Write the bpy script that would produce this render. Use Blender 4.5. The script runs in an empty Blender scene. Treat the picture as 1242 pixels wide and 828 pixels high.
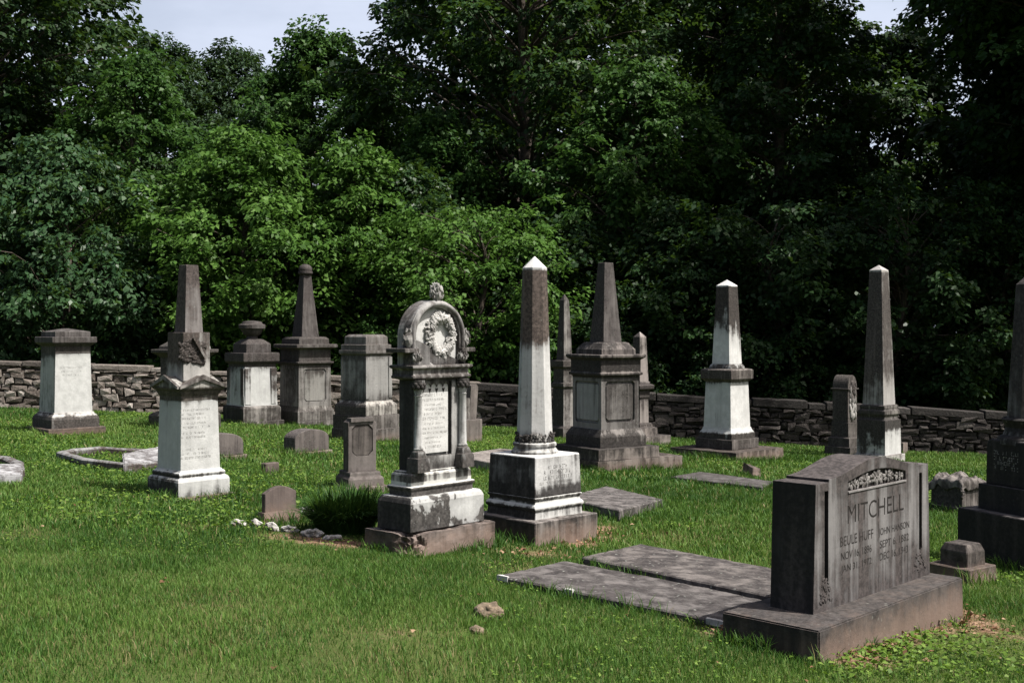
import bpy, bmesh, math, random
import numpy as np
from mathutils import Vector, Matrix, noise as mnoise

random.seed(7)
rng = np.random.default_rng(11)
sc = bpy.context.scene
COL = sc.collection
PI = math.pi
# ------------------------------------------------------------------ camera numbers
F, CX, HY, EYE = 1400.0, 621.0, 400.0, 1.5          # focal length in photo pixels, centre, horizon row, eye height
GA, GB = 0.049, 0.0287                               # lawn falls to the right and away

def ground(x, y):
    return -GA * 34 * math.tanh(x / 34) - GB * 60 * math.tanh(y / 60)

def ground_np(x, y):
    return -GA * 34 * np.tanh(x / 34) - GB * 60 * np.tanh(y / 60)

def gp(px, py):
    """point of the lawn seen at a photo pixel"""
    u, v = (px - CX) / F, (py - HY) / F
    d = EYE / (v - GA * u - GB)
    for _ in range(12):
        z = ground(u * d, d)
        d = (EYE - z) / v
    return Vector((u * d, d, ground(u * d, d)))

# ------------------------------------------------------------------ object helpers
def setp(o, label=None, cat=None, group=None, kind=None):
    if label: o['label'] = label
    if cat: o['category'] = cat
    if group: o['group'] = group
    if kind: o['kind'] = kind
    return o

def link(name, me, mat=None, parent=None):
    o = bpy.data.objects.new(name, me)
    COL.objects.link(o)
    if mat is not None:
        me.materials.clear(); me.materials.append(mat)
    if parent is not None: o.parent = parent
    return o

def from_bm(name, bm, mat=None, parent=None, smooth=False):
    bmesh.ops.recalc_face_normals(bm, faces=bm.faces)
    me = bpy.data.meshes.new(name); bm.to_mesh(me); bm.free()
    if smooth:
        me.polygons.foreach_set('use_smooth', [True] * len(me.polygons))
    return link(name, me, mat, parent)

def empty(name, loc, rz, label, cat, group=None):
    o = bpy.data.objects.new(name, None); COL.objects.link(o)
    o.location = loc; o.rotation_euler = (0, 0, rz); o.empty_display_size = .2
    return setp(o, label, cat, group)

def np_mesh(name, verts, loops, starts, totals, attrs=None, smooth=False):
    me = bpy.data.meshes.new(name)
    me.vertices.add(len(verts)); me.vertices.foreach_set('co', np.asarray(verts, np.float32).ravel())
    me.loops.add(len(loops)); me.loops.foreach_set('vertex_index', np.asarray(loops, np.int32))
    me.polygons.add(len(starts))
    me.polygons.foreach_set('loop_start', np.asarray(starts, np.int32))
    me.polygons.foreach_set('loop_total', np.asarray(totals, np.int32))
    if smooth: me.polygons.foreach_set('use_smooth', np.ones(len(starts), bool))
    for k, a in (attrs or {}).items():
        at = me.attributes.new(k, 'FLOAT', 'FACE'); at.data.foreach_set('value', np.asarray(a, np.float32))
    me.update(calc_edges=True)
    return me

def bevel(o, w=.006, seg=2, ang=30):
    m = o.modifiers.new('edge', 'BEVEL'); m.width = w; m.segments = seg
    m.limit_method = 'ANGLE'; m.angle_limit = math.radians(ang)
    return o

def carve(o, cutter_bms):
    for cb in cutter_bms:
        c = from_bm('cutter', cb)
        c.matrix_parent_inverse = Matrix(); c.parent = o.parent; 
        c.location = o.location; c.rotation_euler = o.rotation_euler
        m = o.modifiers.new('cut', 'BOOLEAN'); m.operation = 'DIFFERENCE'; m.object = c; m.solver = 'EXACT'
        bpy.context.view_layer.update()
        dg = bpy.context.evaluated_depsgraph_get()
        me = bpy.data.meshes.new_from_object(o.evaluated_get(dg))
        mats = list(o.data.materials)
        o.modifiers.remove(m); o.data = me
        me.materials.clear()
        for mm in mats: me.materials.append(mm)
        bpy.data.objects.remove(c)

def box_bm(x0, x1, y0, y1, z0, z1, bm=None):
    bm = bm or bmesh.new()
    v = [bm.verts.new(p) for p in ((x0,y0,z0),(x1,y0,z0),(x1,y1,z0),(x0,y1,z0),(x0,y0,z1),(x1,y0,z1),(x1,y1,z1),(x0,y1,z1))]
    for f in ((0,3,2,1),(4,5,6,7),(0,1,5,4),(1,2,6,5),(2,3,7,6),(3,0,4,7)): bm.faces.new([v[i] for i in f])
    return bm

def prism_xz(pts, y0, y1, bm=None):
    """polygon in local x,z extruded from y0 to y1"""
    bm = bm or bmesh.new()
    a = [bm.verts.new((x, y0, z)) for x, z in pts]; b = [bm.verts.new((x, y1, z)) for x, z in pts]
    n = len(pts)
    bm.faces.new(a); bm.faces.new(b[::-1])
    for i in range(n): bm.faces.new((a[i], a[(i+1) % n], b[(i+1) % n], b[i]))
    return bm

def prism_yz(pts, x0, x1, bm=None):
    bm = bm or bmesh.new()
    a = [bm.verts.new((x0, y, z)) for y, z in pts]; b = [bm.verts.new((x1, y, z)) for y, z in pts]
    n = len(pts)
    bm.faces.new(a); bm.faces.new(b[::-1])
    for i in range(n): bm.faces.new((a[i], a[(i+1) % n], b[(i+1) % n], b[i]))
    return bm

def loft_bm(rings):
    bm = bmesh.new(); prev = None
    for r in rings:
        vs = [bm.verts.new(p) for p in r]
        if prev:
            n = len(vs)
            for i in range(n): bm.faces.new((prev[i], prev[(i+1) % n], vs[(i+1) % n], vs[i]))
        else: bm.faces.new(vs[::-1])
        prev = vs
    bm.faces.new(prev)
    return bm

def roughen(bm, cut, amp, freq=6, seed=0.0, keep=None):
    """break long edges and push the surface about so a block looks hand hewn"""
    for _ in range(7):
        long = [e for e in bm.edges if e.calc_length() > cut]
        if not long or len(bm.verts) > 9000: break
        bmesh.ops.subdivide_edges(bm, edges=long, cuts=1, use_grid_fill=True)
        bmesh.ops.triangulate(bm, faces=[f for f in bm.faces if len(f.verts) > 4])
    bm.normal_update()
    for v in bm.verts:
        p = v.co * freq + Vector((seed, seed * 1.7, seed * .3))
        n = mnoise.fractal(p, 1.0, 2.0, 4)
        v.co += v.normal * amp * n
    return bm

def blob(bm, c, r, sx=1, sy=1, sz=1, rot=None, sub=1, jit=.15):
    res = bmesh.ops.create_icosphere(bm, subdivisions=sub, radius=1)
    R = rot or Matrix()
    off = random.random() * 50
    for v in res['verts']:
        p = v.co.copy()
        p *= 1 + jit * mnoise.noise(p * 1.7 + Vector((off, off, 0)))
        p = Vector((p.x * r * sx, p.y * r * sy, p.z * r * sz))
        v.co = R @ p + Vector(c)

# ------------------------------------------------------------------ materials
def new_mat(name):
    m = bpy.data.materials.new(name); m.use_nodes = True
    nt = m.node_tree; nt.nodes.clear()
    out = nt.nodes.new('ShaderNodeOutputMaterial')
    return m, nt, out

class N:
    """short hand for building node trees"""
    def __init__(s, nt): s.nt = nt
    def node(s, t, **kw):
        n = s.nt.nodes.new(t)
        for k, v in kw.items(): setattr(n, k, v)
        return n
    def put(s, sock, v):
        if isinstance(v, bpy.types.NodeSocket): s.nt.links.new(v, sock)
        else: sock.default_value = v
    def math(s, op, a, b=0.0, c=0.0, clamp=False):
        n = s.node('ShaderNodeMath', operation=op, use_clamp=clamp)
        s.put(n.inputs[0], a); s.put(n.inputs[1], b); s.put(n.inputs[2], c)
        return n.outputs[0]
    def noise(s, vec, scale, detail=5, rough=.6, dist=0.0):
        n = s.node('ShaderNodeTexNoise'); s.put(n.inputs['Vector'], vec)
        n.inputs['Scale'].default_value = scale; n.inputs['Detail'].default_value = detail
        n.inputs['Roughness'].default_value = rough; n.inputs['Distortion'].default_value = dist
        return n.outputs[0]
    def map(s, vec, loc=(0,0,0), scale=(1,1,1)):
        n = s.node('ShaderNodeMapping'); s.put(n.inputs[0], vec)
        n.inputs['Location'].default_value = loc; n.inputs['Scale'].default_value = scale
        return n.outputs[0]
    def ramp(s, fac, stops, interp='LINEAR'):
        n = s.node('ShaderNodeValToRGB'); s.put(n.inputs[0], fac)
        cr = n.color_ramp; cr.interpolation = interp
        while len(cr.elements) < len(stops): cr.elements.new(.5)
        for e, (p, c) in zip(cr.elements, stops):
            e.position = min(1, max(0, p)); e.color = c if len(c) == 4 else (*c, 1)
        return n.outputs[0]
    def mix(s, f, a, b):
        n = s.node('ShaderNodeMix', data_type='RGBA')
        s.put(n.inputs[0], f)
        for sock, v in ((n.inputs[6], a), (n.inputs[7], b)):
            s.put(sock, v if isinstance(v, bpy.types.NodeSocket) else (*v[:3], 1))
        return n.outputs[2]
    def smooth(s, v, a, b):
        n = s.node('ShaderNodeMapRange', interpolation_type='SMOOTHSTEP')
        s.put(n.inputs[0], v); n.inputs[1].default_value = a; n.inputs[2].default_value = b
        return n.outputs[0]

def g3(v): return (v, v, v, 1)

MARBLE = (.53, .535, .525); BLACK = (.035, .031, .029); GREY = (.15, .135, .128); BROWN = (.15, .122, .106)

def stone(name, light=MARBLE, dark=BLACK, prof=((0, .3), (1, .3)), H=1.0, a1=.45, a2=.6, left=0.0, top=.25,
          front=0.0, soil=.0, soft=.17, seed=0.0, bump=.3, streak=9.0, spots=.25, scale=2.4, rough=.82, blackside=0.0):
    light = [c * (.85 if light[0] > .37 else .74) for c in light]; dark = [c * .6 for c in dark]; a2 = max(a2, .3)
    m, nt, out = new_mat(name); k = N(nt)
    tc = k.node('ShaderNodeTexCoord'); P = k.map(tc.outputs['Object'], (seed * 3.1, seed * 1.3, seed * .7))
    sx = k.node('ShaderNodeSeparateXYZ'); k.put(sx.inputs[0], tc.outputs['Object'])
    nx = k.node('ShaderNodeSeparateXYZ'); k.put(nx.inputs[0], tc.outputs['Normal'])
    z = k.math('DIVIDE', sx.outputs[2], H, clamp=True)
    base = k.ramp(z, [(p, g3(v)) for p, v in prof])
    big = k.noise(P, scale, 7, .62, .4)
    st = k.noise(k.map(P, scale=(streak, streak, .55)), 1.0, 4, .6)
    fine = k.noise(P, 34, 4, .65)
    mid = k.noise(P, 9, 5, .65)
    D = k.math('ADD', k.math('ADD', base, .05 if light[0] < .33 else .02), k.math('MULTIPLY', k.math('SUBTRACT', big, .5), a1 * 2))
    drip = k.noise(k.map(P, scale=(streak * 3.1, streak * 3.1, .9)), 1.0, 3, .6)
    D = k.math('ADD', D, k.math('MULTIPLY', k.math('SUBTRACT', drip, .5), a2 * 1.1))
    D = k.math('ADD', D, k.math('MULTIPLY', k.math('SUBTRACT', st, .5), a2 * 2))
    D = k.math('ADD', D, k.math('MULTIPLY', k.math('SUBTRACT', fine, .5), .22))
    D = k.math('ADD', D, k.math('MULTIPLY', k.math('SUBTRACT', mid, .5), .55))
    D = k.math('ADD', D, k.math('MULTIPLY', k.math('MAXIMUM', k.math('MULTIPLY', nx.outputs[0], -1.0), 0), left))  # faces turned from the sun darken: shade and stain in one colour
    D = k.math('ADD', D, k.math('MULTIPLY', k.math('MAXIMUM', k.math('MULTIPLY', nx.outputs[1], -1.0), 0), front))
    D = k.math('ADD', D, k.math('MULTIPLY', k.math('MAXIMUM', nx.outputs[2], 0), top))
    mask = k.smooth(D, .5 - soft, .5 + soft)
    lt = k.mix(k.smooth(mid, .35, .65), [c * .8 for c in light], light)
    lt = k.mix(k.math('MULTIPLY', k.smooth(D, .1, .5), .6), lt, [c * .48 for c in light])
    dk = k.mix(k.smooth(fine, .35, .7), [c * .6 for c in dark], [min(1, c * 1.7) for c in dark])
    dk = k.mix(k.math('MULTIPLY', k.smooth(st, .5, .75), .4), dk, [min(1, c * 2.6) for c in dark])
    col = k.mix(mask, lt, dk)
    if spots > 0:      # pale lichen
        vo = k.node('ShaderNodeTexVoronoi'); k.put(vo.inputs['Vector'], P); vo.inputs['Scale'].default_value = 21
        lm = k.math('MULTIPLY', k.math('SUBTRACT', 1.0, k.smooth(k.math('ADD', vo.outputs['Distance'], k.math('MULTIPLY', fine, .5)), .33, .5)), k.smooth(big, .5, .62))
        col = k.mix(k.math('MULTIPLY', lm, spots), col, (.3, .31, .28))
    if soil > 0:       # red earth splashed up from the ground
        sm = k.math('MULTIPLY', k.math('SUBTRACT', 1.0, k.smooth(k.math('ADD', sx.outputs[2], k.math('MULTIPLY', k.math('SUBTRACT', mid, .5), .25)), .0, .2)), soil)
        col = k.mix(sm, col, (.19, .13, .1))
    if blackside > 0:      # flank turned from the sun: shade put into the colour, plus black stain
        col = k.mix(k.smooth(k.math('ADD', k.math('MULTIPLY', nx.outputs[0], -1.0), k.math('MULTIPLY', k.math('SUBTRACT', big, .5), .9)), .35, .75), col, k.mix(k.math('MULTIPLY', k.smooth(st, .75, .35), blackside), col, (.009, .009, .0095)))
    bs = k.node('ShaderNodeBsdfPrincipled'); k.put(bs.inputs['Base Color'], col)
    bs.inputs['Roughness'].default_value = rough; bs.inputs['Specular IOR Level'].default_value = .25
    bp = k.node('ShaderNodeBump'); bp.inputs['Strength'].default_value = bump; bp.inputs['Distance'].default_value = .012
    k.put(bp.inputs['Height'], k.math('ADD', k.math('MULTIPLY', fine, .5), mid)); k.put(bs.inputs['Normal'], bp.outputs[0])
    nt.links.new(bs.outputs[0], out.inputs[0])
    return m

def plain(name, col, rough=.85, var=.35, scale=12):
    m, nt, out = new_mat(name); k = N(nt)
    tc = k.node('ShaderNodeTexCoord')
    n = k.noise(tc.outputs['Object'], scale, 5, .65)
    bs = k.node('ShaderNodeBsdfPrincipled')
    k.put(bs.inputs['Base Color'], k.mix(k.smooth(n, .3, .7), [c * (1 - var) for c in col], [min(1, c * (1 + var)) for c in col]))
    bs.inputs['Roughness'].default_value = rough; bs.inputs['Specular IOR Level'].default_value = .25
    bp = k.node('ShaderNodeBump'); bp.inputs['Strength'].default_value = .4; bp.inputs['Distance'].default_value = .01
    k.put(bp.inputs['Height'], n); k.put(bs.inputs['Normal'], bp.outputs[0])
    nt.links.new(bs.outputs[0], out.inputs[0])
    return m

def leafy(name, stops, trans=.35, rough=.55, tcol=(.11, .2, .02), spec=.15):
    m, nt, out = new_mat(name); k = N(nt)
    at = k.node('ShaderNodeAttribute', attribute_name='tone')
    col = k.ramp(at.outputs['Fac'], stops)
    bs = k.node('ShaderNodeBsdfPrincipled'); k.put(bs.inputs['Base Color'], col)
    bs.inputs['Roughness'].default_value = rough; bs.inputs['Specular IOR Level'].default_value = spec
    tr = k.node('ShaderNodeBsdfTranslucent'); k.put(tr.inputs[0], k.mix(.5, col, tcol))
    mx = k.node('ShaderNodeMixShader'); mx.inputs[0].default_value = trans
    nt.links.new(bs.outputs[0], mx.inputs[1]); nt.links.new(tr.outputs[0], mx.inputs[2])
    nt.links.new(mx.outputs[0], out.inputs[0])
    return m

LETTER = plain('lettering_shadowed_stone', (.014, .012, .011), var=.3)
LETTER_FAINT = plain('worn_lettering_stone', (.2, .195, .185), var=.5)

# ------------------------------------------------------------------ monument builder
FOOT = []      # footprints kept free of grass: (cx, cy, theta, hw, hd)
POLYS = []     # the same, as polygons

class Mon:
    """A stone on the lawn. c,y: its nearest bottom corner in the photo, l and r: the ends of its base, th: how far its front is turned."""
    def __init__(s, name, label, cat, c, y, l, r, th=None, group=None, foot=True, d=None):
        P = gp(c, y); s.P = P; s.c, s.y, s.l, s.r = c, y, l, r; s.S0 = r - l
        lu, ru = (l - CX) / F, (r - CX) / F
        def dims(t):
            w = (ru * P.y - P.x) / (math.cos(t) - ru * math.sin(t))
            dd = (P.x - lu * P.y) / (math.sin(t) + lu * math.cos(t))
            return w, dd
        if th is None:
            lo, hi = math.radians(12), math.radians(78)
            for _ in range(50):
                t = (lo + hi) / 2; w, dd = dims(t)
                if w < dd: lo = t
                else: hi = t
            th = (lo + hi) / 2
        else: th = math.radians(th)
        s.th = th; s.w, s.d = dims(th)
        if d: s.d = d
        s.ex = Vector((math.cos(th), math.sin(th), 0)); s.ey = Vector((-math.sin(th), math.cos(th), 0))
        s.C = P + s.ex * s.w / 2 + s.ey * s.d / 2; s.C.z = P.z
        s.root = empty(name, s.C, th, label, cat, group)
        s.kk = (r - c) / s.w + (c - l) / s.d
        s.last = None
        if foot: FOOT.append((s.C.x, s.C.y, th, s.w / 2, s.d / 2))
    def e(s, S): return (s.S0 - S) / (2 * s.kk)
    def z(s, y, S=None):
        ei = s.e(S) if S is not None else 0
        dep = s.P.y + ei * (math.sin(s.th) + math.cos(s.th))
        return EYE - (y - HY) / F * dep - s.P.z
    def zc(s, y): return EYE - (y - HY) / F * s.C.y - s.P.z
    def lv(s, y, S):
        ei = s.e(S); return s.z(y, S), s.w / 2 - ei, s.d / 2 - ei
    def loft(s, part, levels, mat, bev=.006, ground_part=False, rough=None, parent=None):
        L = [s.lv(y, S) for y, S in levels]
        if ground_part: L[0] = (-.18, L[0][1], L[0][2])
        else: L[0] = (L[0][0] - .003, L[0][1], L[0][2])
        rings = [[(-a, -b, z), (a, -b, z), (a, b, z), (-a, b, z)] for z, a, b in L]
        bm = loft_bm(rings)
        bmesh.ops.recalc_face_normals(bm, faces=bm.faces)
        if rough: 
            bmesh.ops.bevel(bm, geom=bm.edges[:], offset=.008, segments=1, affect='EDGES', clamp_overlap=True)
            roughen(bm, rough[0], rough[1], rough[2] if len(rough) > 2 else 7, s.c * .37)
        o = from_bm(part, bm, mat, parent or s.root)
        if bev and not rough: bevel(o, bev)
        if part == 'die': s.last = o
        return o
    def lathe(s, part, levels, mat, n=32, rot=0.0, squash=1.0, smooth=True, bev=0):
        rings = []
        for y, S in levels:
            r = S / 2 / F * s.C.y; z = s.zc(y)
            rings.append([(r * math.cos(2 * PI * (i + rot) / n), r * math.sin(2 * PI * (i + rot) / n), z) for i in range(n)])
        o = from_bm(part, loft_bm(rings), mat, s.root)
        if smooth and n > 12:
            o.data.polygons.foreach_set('use_smooth', [len(p.vertices) == 4 for p in o.data.polygons])
            m = o.modifiers.new('edge', 'EDGE_SPLIT'); m.split_angle = math.radians(35)
        if bev: bevel(o, bev)
        return o
    def hit(s, px, py, yplane=None, xplane=None):
        """where the sight line through a photo pixel meets the front (or side) plane, in local coordinates"""
        u, v = (px - CX) / F, (py - HY) / F
        o = Vector((0, 0, EYE)) - s.C; dr = Vector((u, 1, -v))
        R = Matrix.Rotation(-s.th, 3, 'Z'); o = R @ o; dr = R @ dr
        t = (yplane - o.y) / dr.y if yplane is not None else (xplane - o.x) / dr.x
        return o + dr * t
    def st(s, name, **kw):
        prof = kw.pop('prof', None)
        H = kw.pop('H', None)
        if prof:
            ztop = max(s.z(y) for y, _ in prof); ztop = max(ztop, .05)
            stops = sorted((max(0, s.z(y)) / ztop, v) for y, v in prof)
            kw['prof'] = stops; kw['H'] = ztop
        kw.setdefault('seed', s.c * .173 % 10)
        return stone(name, **kw)
    def text(s, body, x0, x1, z0, h, yplane, mat=LETTER, part='lettering', cut_into=None):
        cu = bpy.data.curves.new('t', 'FONT'); cu.body = body; cu.extrude = .02 if cut_into else .0; cu.resolution_u = 3
        t = bpy.data.objects.new('t', cu); COL.objects.link(t)
        bpy.context.view_layer.update()
        me = bpy.data.meshes.new_from_object(t.evaluated_get(bpy.context.evaluated_depsgraph_get()))
        bpy.data.objects.remove(t)
        co = np.empty(len(me.vertices) * 3, np.float32); me.vertices.foreach_get('co', co); co = co.reshape(-1, 3)
        mn, mx = co.min(0), co.max(0)
        sx = (x1 - x0) / (mx[0] - mn[0]); sz = h / (mx[1] - mn[1])
        out = np.stack([x0 + (co[:, 0] - mn[0]) * sx, (np.full(len(co), yplane + (.0018 if cut_into is False else -.0012)) if not cut_into else yplane - .012 + .0155 * (co[:, 2] < 0)), z0 + (co[:, 1] - mn[1]) * sz], 1)
        me.vertices.foreach_set('co', out.astype(np.float32).ravel()); me.update()
        if cut_into:
            b_ = bmesh.new(); b_.from_mesh(me); bmesh.ops.remove_doubles(b_, verts=b_.verts, dist=1e-6); bmesh.ops.recalc_face_normals(b_, faces=b_.faces); bpy.data.meshes.remove(me); return b_
        return link(part, me, mat, s.last or s.root)
    def worn_lines(s, rows, yfun, mat=LETTER_FAINT, seed=1, part='lettering', dens=1.0, side=False, parent=None):
        """rows of lettering too worn to read: (x0, x1, z, height)"""
        R = random.Random(seed); bm = bmesh.new()
        for x0, x1, z, h in rows:
            x = x0
            while x < x1:
                wl = h * R.uniform(.35, .75)
                if R.random() < .14: x += wl * 1.2; continue
                strokes = R.choice([((0,0,.16,1),), ((0,0,.16,1),(.6,0,.16,1),(0,.42,.7,.15)), ((0,0,.16,1),(0,.85,.7,.15),(0,0,.7,.15)), ((0,.85,.7,.15),(.28,0,.16,1)),
                                    ((.1,0,.6,.15),(.1,.85,.6,.15),(0,.1,.15,.75),(.6,.1,.15,.75))])
                for a, b, c, d in strokes:
                    if R.random() > dens: continue
                    xa, xb = x + a * wl, x + (a + c) * wl; za, zb = z + b * h, z + (b + d) * h
                    if side: vs = [bm.verts.new((yfun(q) - .0015, -p, q)) for p, q in ((xa, za), (xa, zb), (xb, zb), (xb, za))]
                    else: vs = [bm.verts.new((p, yfun(q) - .0015, q)) for p, q in ((xa, za), (xb, za), (xb, zb), (xa, zb))]
                    bm.faces.new(vs)
                x += wl * 1.25
        me = bpy.data.meshes.new(part); bm.to_mesh(me); bm.free()
        return link(part, me, mat, parent or s.last or s.root)
    def face_y(s, lo, hi):
        """front plane of a tapering part between two levels (y,S)"""
        z0, _, d0 = s.lv(*lo); z1, _, d1 = s.lv(*hi)
        return lambda z: -(d0 + (d1 - d0) * (z - z0) / (z1 - z0))
    def face_x(s, lo, hi):
        z0, w0, _ = s.lv(*lo); z1, w1, _ = s.lv(*hi)
        return lambda z: -(w0 + (w1 - w0) * (z - z0) / (z1 - z0))

def clipped(x0, x1, z0, z1, c):
    return [(x0 + c, z0), (x1 - c, z0), (x1, z0 + c), (x1, z1 - c), (x1 - c, z1), (x0 + c, z1), (x0, z1 - c), (x0, z0 + c)]

# ================================================================== MONUMENTS
# ---- far left pedestal
m = Mon('pedestal_tomb', 'broad white marble pedestal with flat grey cap, farthest left, before the sunlit rubble wall', 'monument', 58.6, 529.5, 30.6, 129)
mb = m.st('pedestal_base_stone', light=BROWN, dark=(.05, .044, .04), prof=((529, .35), (500, .45)), soil=.5)
m.loft('base', [(529.5, 98), (521, 98)], mb, ground_part=True, rough=(.12, .006))
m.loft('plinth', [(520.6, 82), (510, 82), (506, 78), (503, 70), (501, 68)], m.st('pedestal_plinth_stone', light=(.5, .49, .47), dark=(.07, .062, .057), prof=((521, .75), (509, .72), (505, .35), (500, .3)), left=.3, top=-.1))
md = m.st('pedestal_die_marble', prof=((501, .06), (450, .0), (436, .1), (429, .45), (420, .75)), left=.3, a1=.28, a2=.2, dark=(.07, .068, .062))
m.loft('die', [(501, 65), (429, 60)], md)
fy = m.face_y((501, 65), (429, 60))
rows = []
for i, y in enumerate((447, 451.5, 456)):
    a = m.hit(72 + i * 2, y, yplane=fy(.9)); b = m.hit(100 - i * 2, y - 1, yplane=fy(.9)); rows.append((a.x, b.x, a.z, .028))
m.worn_lines(rows, fy, seed=4, dens=.6)
mc = m.st('pedestal_cap_stone', light=(.19, .175, .168), dark=(.06, .053, .05), prof=((430, .6), (400, .45)), top=.1)
m.loft('cornice', [(429, 60), (420, 60.5), (418.5, 66), (416, 75), (415.5, 76), (409, 76), (408.5, 74)], mc)
m.loft('cap', [(408.5, 60), (402.2, 60), (398.3, 8)], mc, bev=.003)

# ---- left obelisk with gables
m = Mon('gabled_obelisk', 'blunt obelisk with carved sheaf panel over a gabled white marble pedestal', 'monument', 214, 607.5, 171.6, 286)
m.loft('base', [(607.5, 114.4), (604.8, 114.4)], m.st('gabled_obelisk_base_stone', light=(.27, .24, .215), dark=(.08, .07, .06), prof=((607, .4), (604, .4)), soil=.3), ground_part=True, rough=(.12, .006))
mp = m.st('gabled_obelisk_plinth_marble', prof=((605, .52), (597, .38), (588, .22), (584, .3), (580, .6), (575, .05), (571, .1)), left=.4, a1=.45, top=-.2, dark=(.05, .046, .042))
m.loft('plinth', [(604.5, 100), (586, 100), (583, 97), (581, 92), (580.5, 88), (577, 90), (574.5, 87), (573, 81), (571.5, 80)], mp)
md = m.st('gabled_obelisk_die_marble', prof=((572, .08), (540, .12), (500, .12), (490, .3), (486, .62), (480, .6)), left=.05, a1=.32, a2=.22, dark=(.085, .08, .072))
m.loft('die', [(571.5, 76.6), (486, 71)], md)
fy = m.face_y((571.5, 76.6), (486, 71)); rows = []
for i, y in enumerate((497, 502, 507, 513, 518, 525, 530, 545, 550, 555)):
    a = m.hit(219, y + 2, yplane=fy(.6)); b = m.hit(255 - (i * 7 % 9), y, yplane=fy(.6)); rows.append((a.x, b.x, a.z, .02))
m.worn_lines(rows, fy, seed=5, dens=.75)
mg = m.st('gabled_obelisk_cornice_marble', light=(.4, .39, .36), dark=(.09, .078, .068), prof=((487, .7), (474, .75), (470, .3), (455, .45)), left=.3, top=.1)
m.loft('cornice', [(486, 71), (481, 72), (478, 77), (475, 80), (473, 88), (470.5, 90)], mg)
# gables on all four faces: two crossing roofs
z0, a, b = m.lv(470.5, 90); zt = m.z(456, 60)
gb = bmesh.new()
prism_xz([(-a, z0 - .002), (a, z0 - .002), (0, zt)], -b, b, gb)
g1 = from_bm('gable_roof', gb, mg, m.root)
gb = bmesh.new(); prism_yz([(-b + .002, z0 - .0035), (b - .002, z0 - .0035), (0, zt - .002)], -a + .003, a - .003, gb)
g2 = from_bm('cut_roof', gb)
mod = g1.modifiers.new('join', 'BOOLEAN'); mod.operation = 'UNION'; mod.object = g2
g2.parent = m.root; bpy.context.view_layer.update()
me = bpy.data.meshes.new_from_object(g1.evaluated_get(bpy.context.evaluated_depsgraph_get())); g1.modifiers.remove(mod); g1.data = me
me.materials.clear(); me.materials.append(mg); bpy.data.objects.remove(g2)
# raised rake mouldings on the front and side gables
mgm = m.st('gable_moulding_stone', light=(.34, .32, .3), dark=(.07, .06, .055), prof=((470, .5), (455, .5)))
for sgn in (1, -1):
    from_bm('gable_moulding', prism_xz([(sgn * a, z0 + .012), (sgn * a, z0 - .01), (sgn * a * .86, z0 - .002), (0, zt - .035), (0, zt + .012)], -b - .022, -b + .01), mgm, m.root)
    from_bm('gable_moulding', prism_yz([(sgn * b, z0 + .012), (sgn * b, z0 - .01), (sgn * b * .86, z0 - .002), (0, zt - .035), (0, zt + .012)], -a - .022, -a + .01), mgm, m.root)
mu = m.st('gabled_obelisk_block_stone', light=(.4, .39, .37), dark=(.085, .07, .062), prof=((456, .15), (444, .3), (436, .6), (403, .66)), left=.1, a1=.35)
m.loft('upper_block', [(462, 52), (403, 51.3)], mu)
fy = m.face_y((462, 52), (403, 51.3))
sh = bmesh.new(); R = random.Random(3)
A = m.hit(218, 411, yplane=fy(1)); B = m.hit(248, 442, yplane=fy(1))
for i in range(260):
    x = R.uniform(A.x, B.x); t = (x - A.x) / (B.x - A.x); zz = R.uniform(B.z + (1 - t) * .05, A.z - abs(t - .45) * .12)
    blob(sh, (x, fy(zz) - .004, zz), R.uniform(.012, .03), 1.5, .55, .7, Matrix.Rotation(R.uniform(-1.2, 1.2), 3, 'Y'))
o = from_bm('carved_sheaf', sh, m.st('carved_sheaf_stone', light=(.2, .18, .165), dark=(.05, .042, .038), prof=((450, .6), (400, .6)), a1=.2), m.root, True)
p0 = m.hit(233, 409, yplane=fy(1)); p1 = m.hit(247, 434, yplane=fy(1))
dv = Vector((p1.x - p0.x, 0, p1.z - p0.z)); bm = bmesh.new()
n_ = Vector((dv.z, 0, -dv.x)).normalized() * .012
prism_xz([(p0.x + n_.x, p0.z + n_.z), (p1.x + n_.x, p1.z + n_.z), (p1.x - n_.x, p1.z - n_.z), (p0.x - n_.x, p0.z - n_.z)], fy(1) - .04, fy(1) + .01, bm)
from_bm('carved_staff', bm, mu, m.root)
ms = m.st('gabled_obelisk_shaft_stone', light=(.27, .25, .242), dark=(.085, .07, .065), prof=((405, .3), (350, .42), (335, .7), (320, .8)), left=.25, a1=.3, a2=.4)
m.loft('shaft', [(403, 34.8), (321.5, 23.6), (321, 22.5)], ms)

# ---- monument half hidden behind it
m = Mon('hidden_pedestal', 'grey pedestal with wide cap, mostly hidden behind the gabled obelisk', 'monument', 222, 523, 180, 268)
mm = m.st('hidden_pedestal_stone', light=(.42, .41, .39), dark=(.075, .068, .062), prof=((523, .6), (505, .6), (500, .25), (445, .3), (430, .7), (414, .5)), left=.3)
m.loft('base', [(523, 88), (506, 88), (503, 82), (500, 66)], mm, ground_part=True)
m.loft('die', [(500, 62), (443, 59)], mm)
m.loft('cornice', [(443, 59), (434, 60), (431, 68), (428, 82), (424.5, 83), (424, 80)], mm)
m.loft('cap', [(424, 64), (420, 62), (418, 55), (414, 40)], mm)

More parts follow.
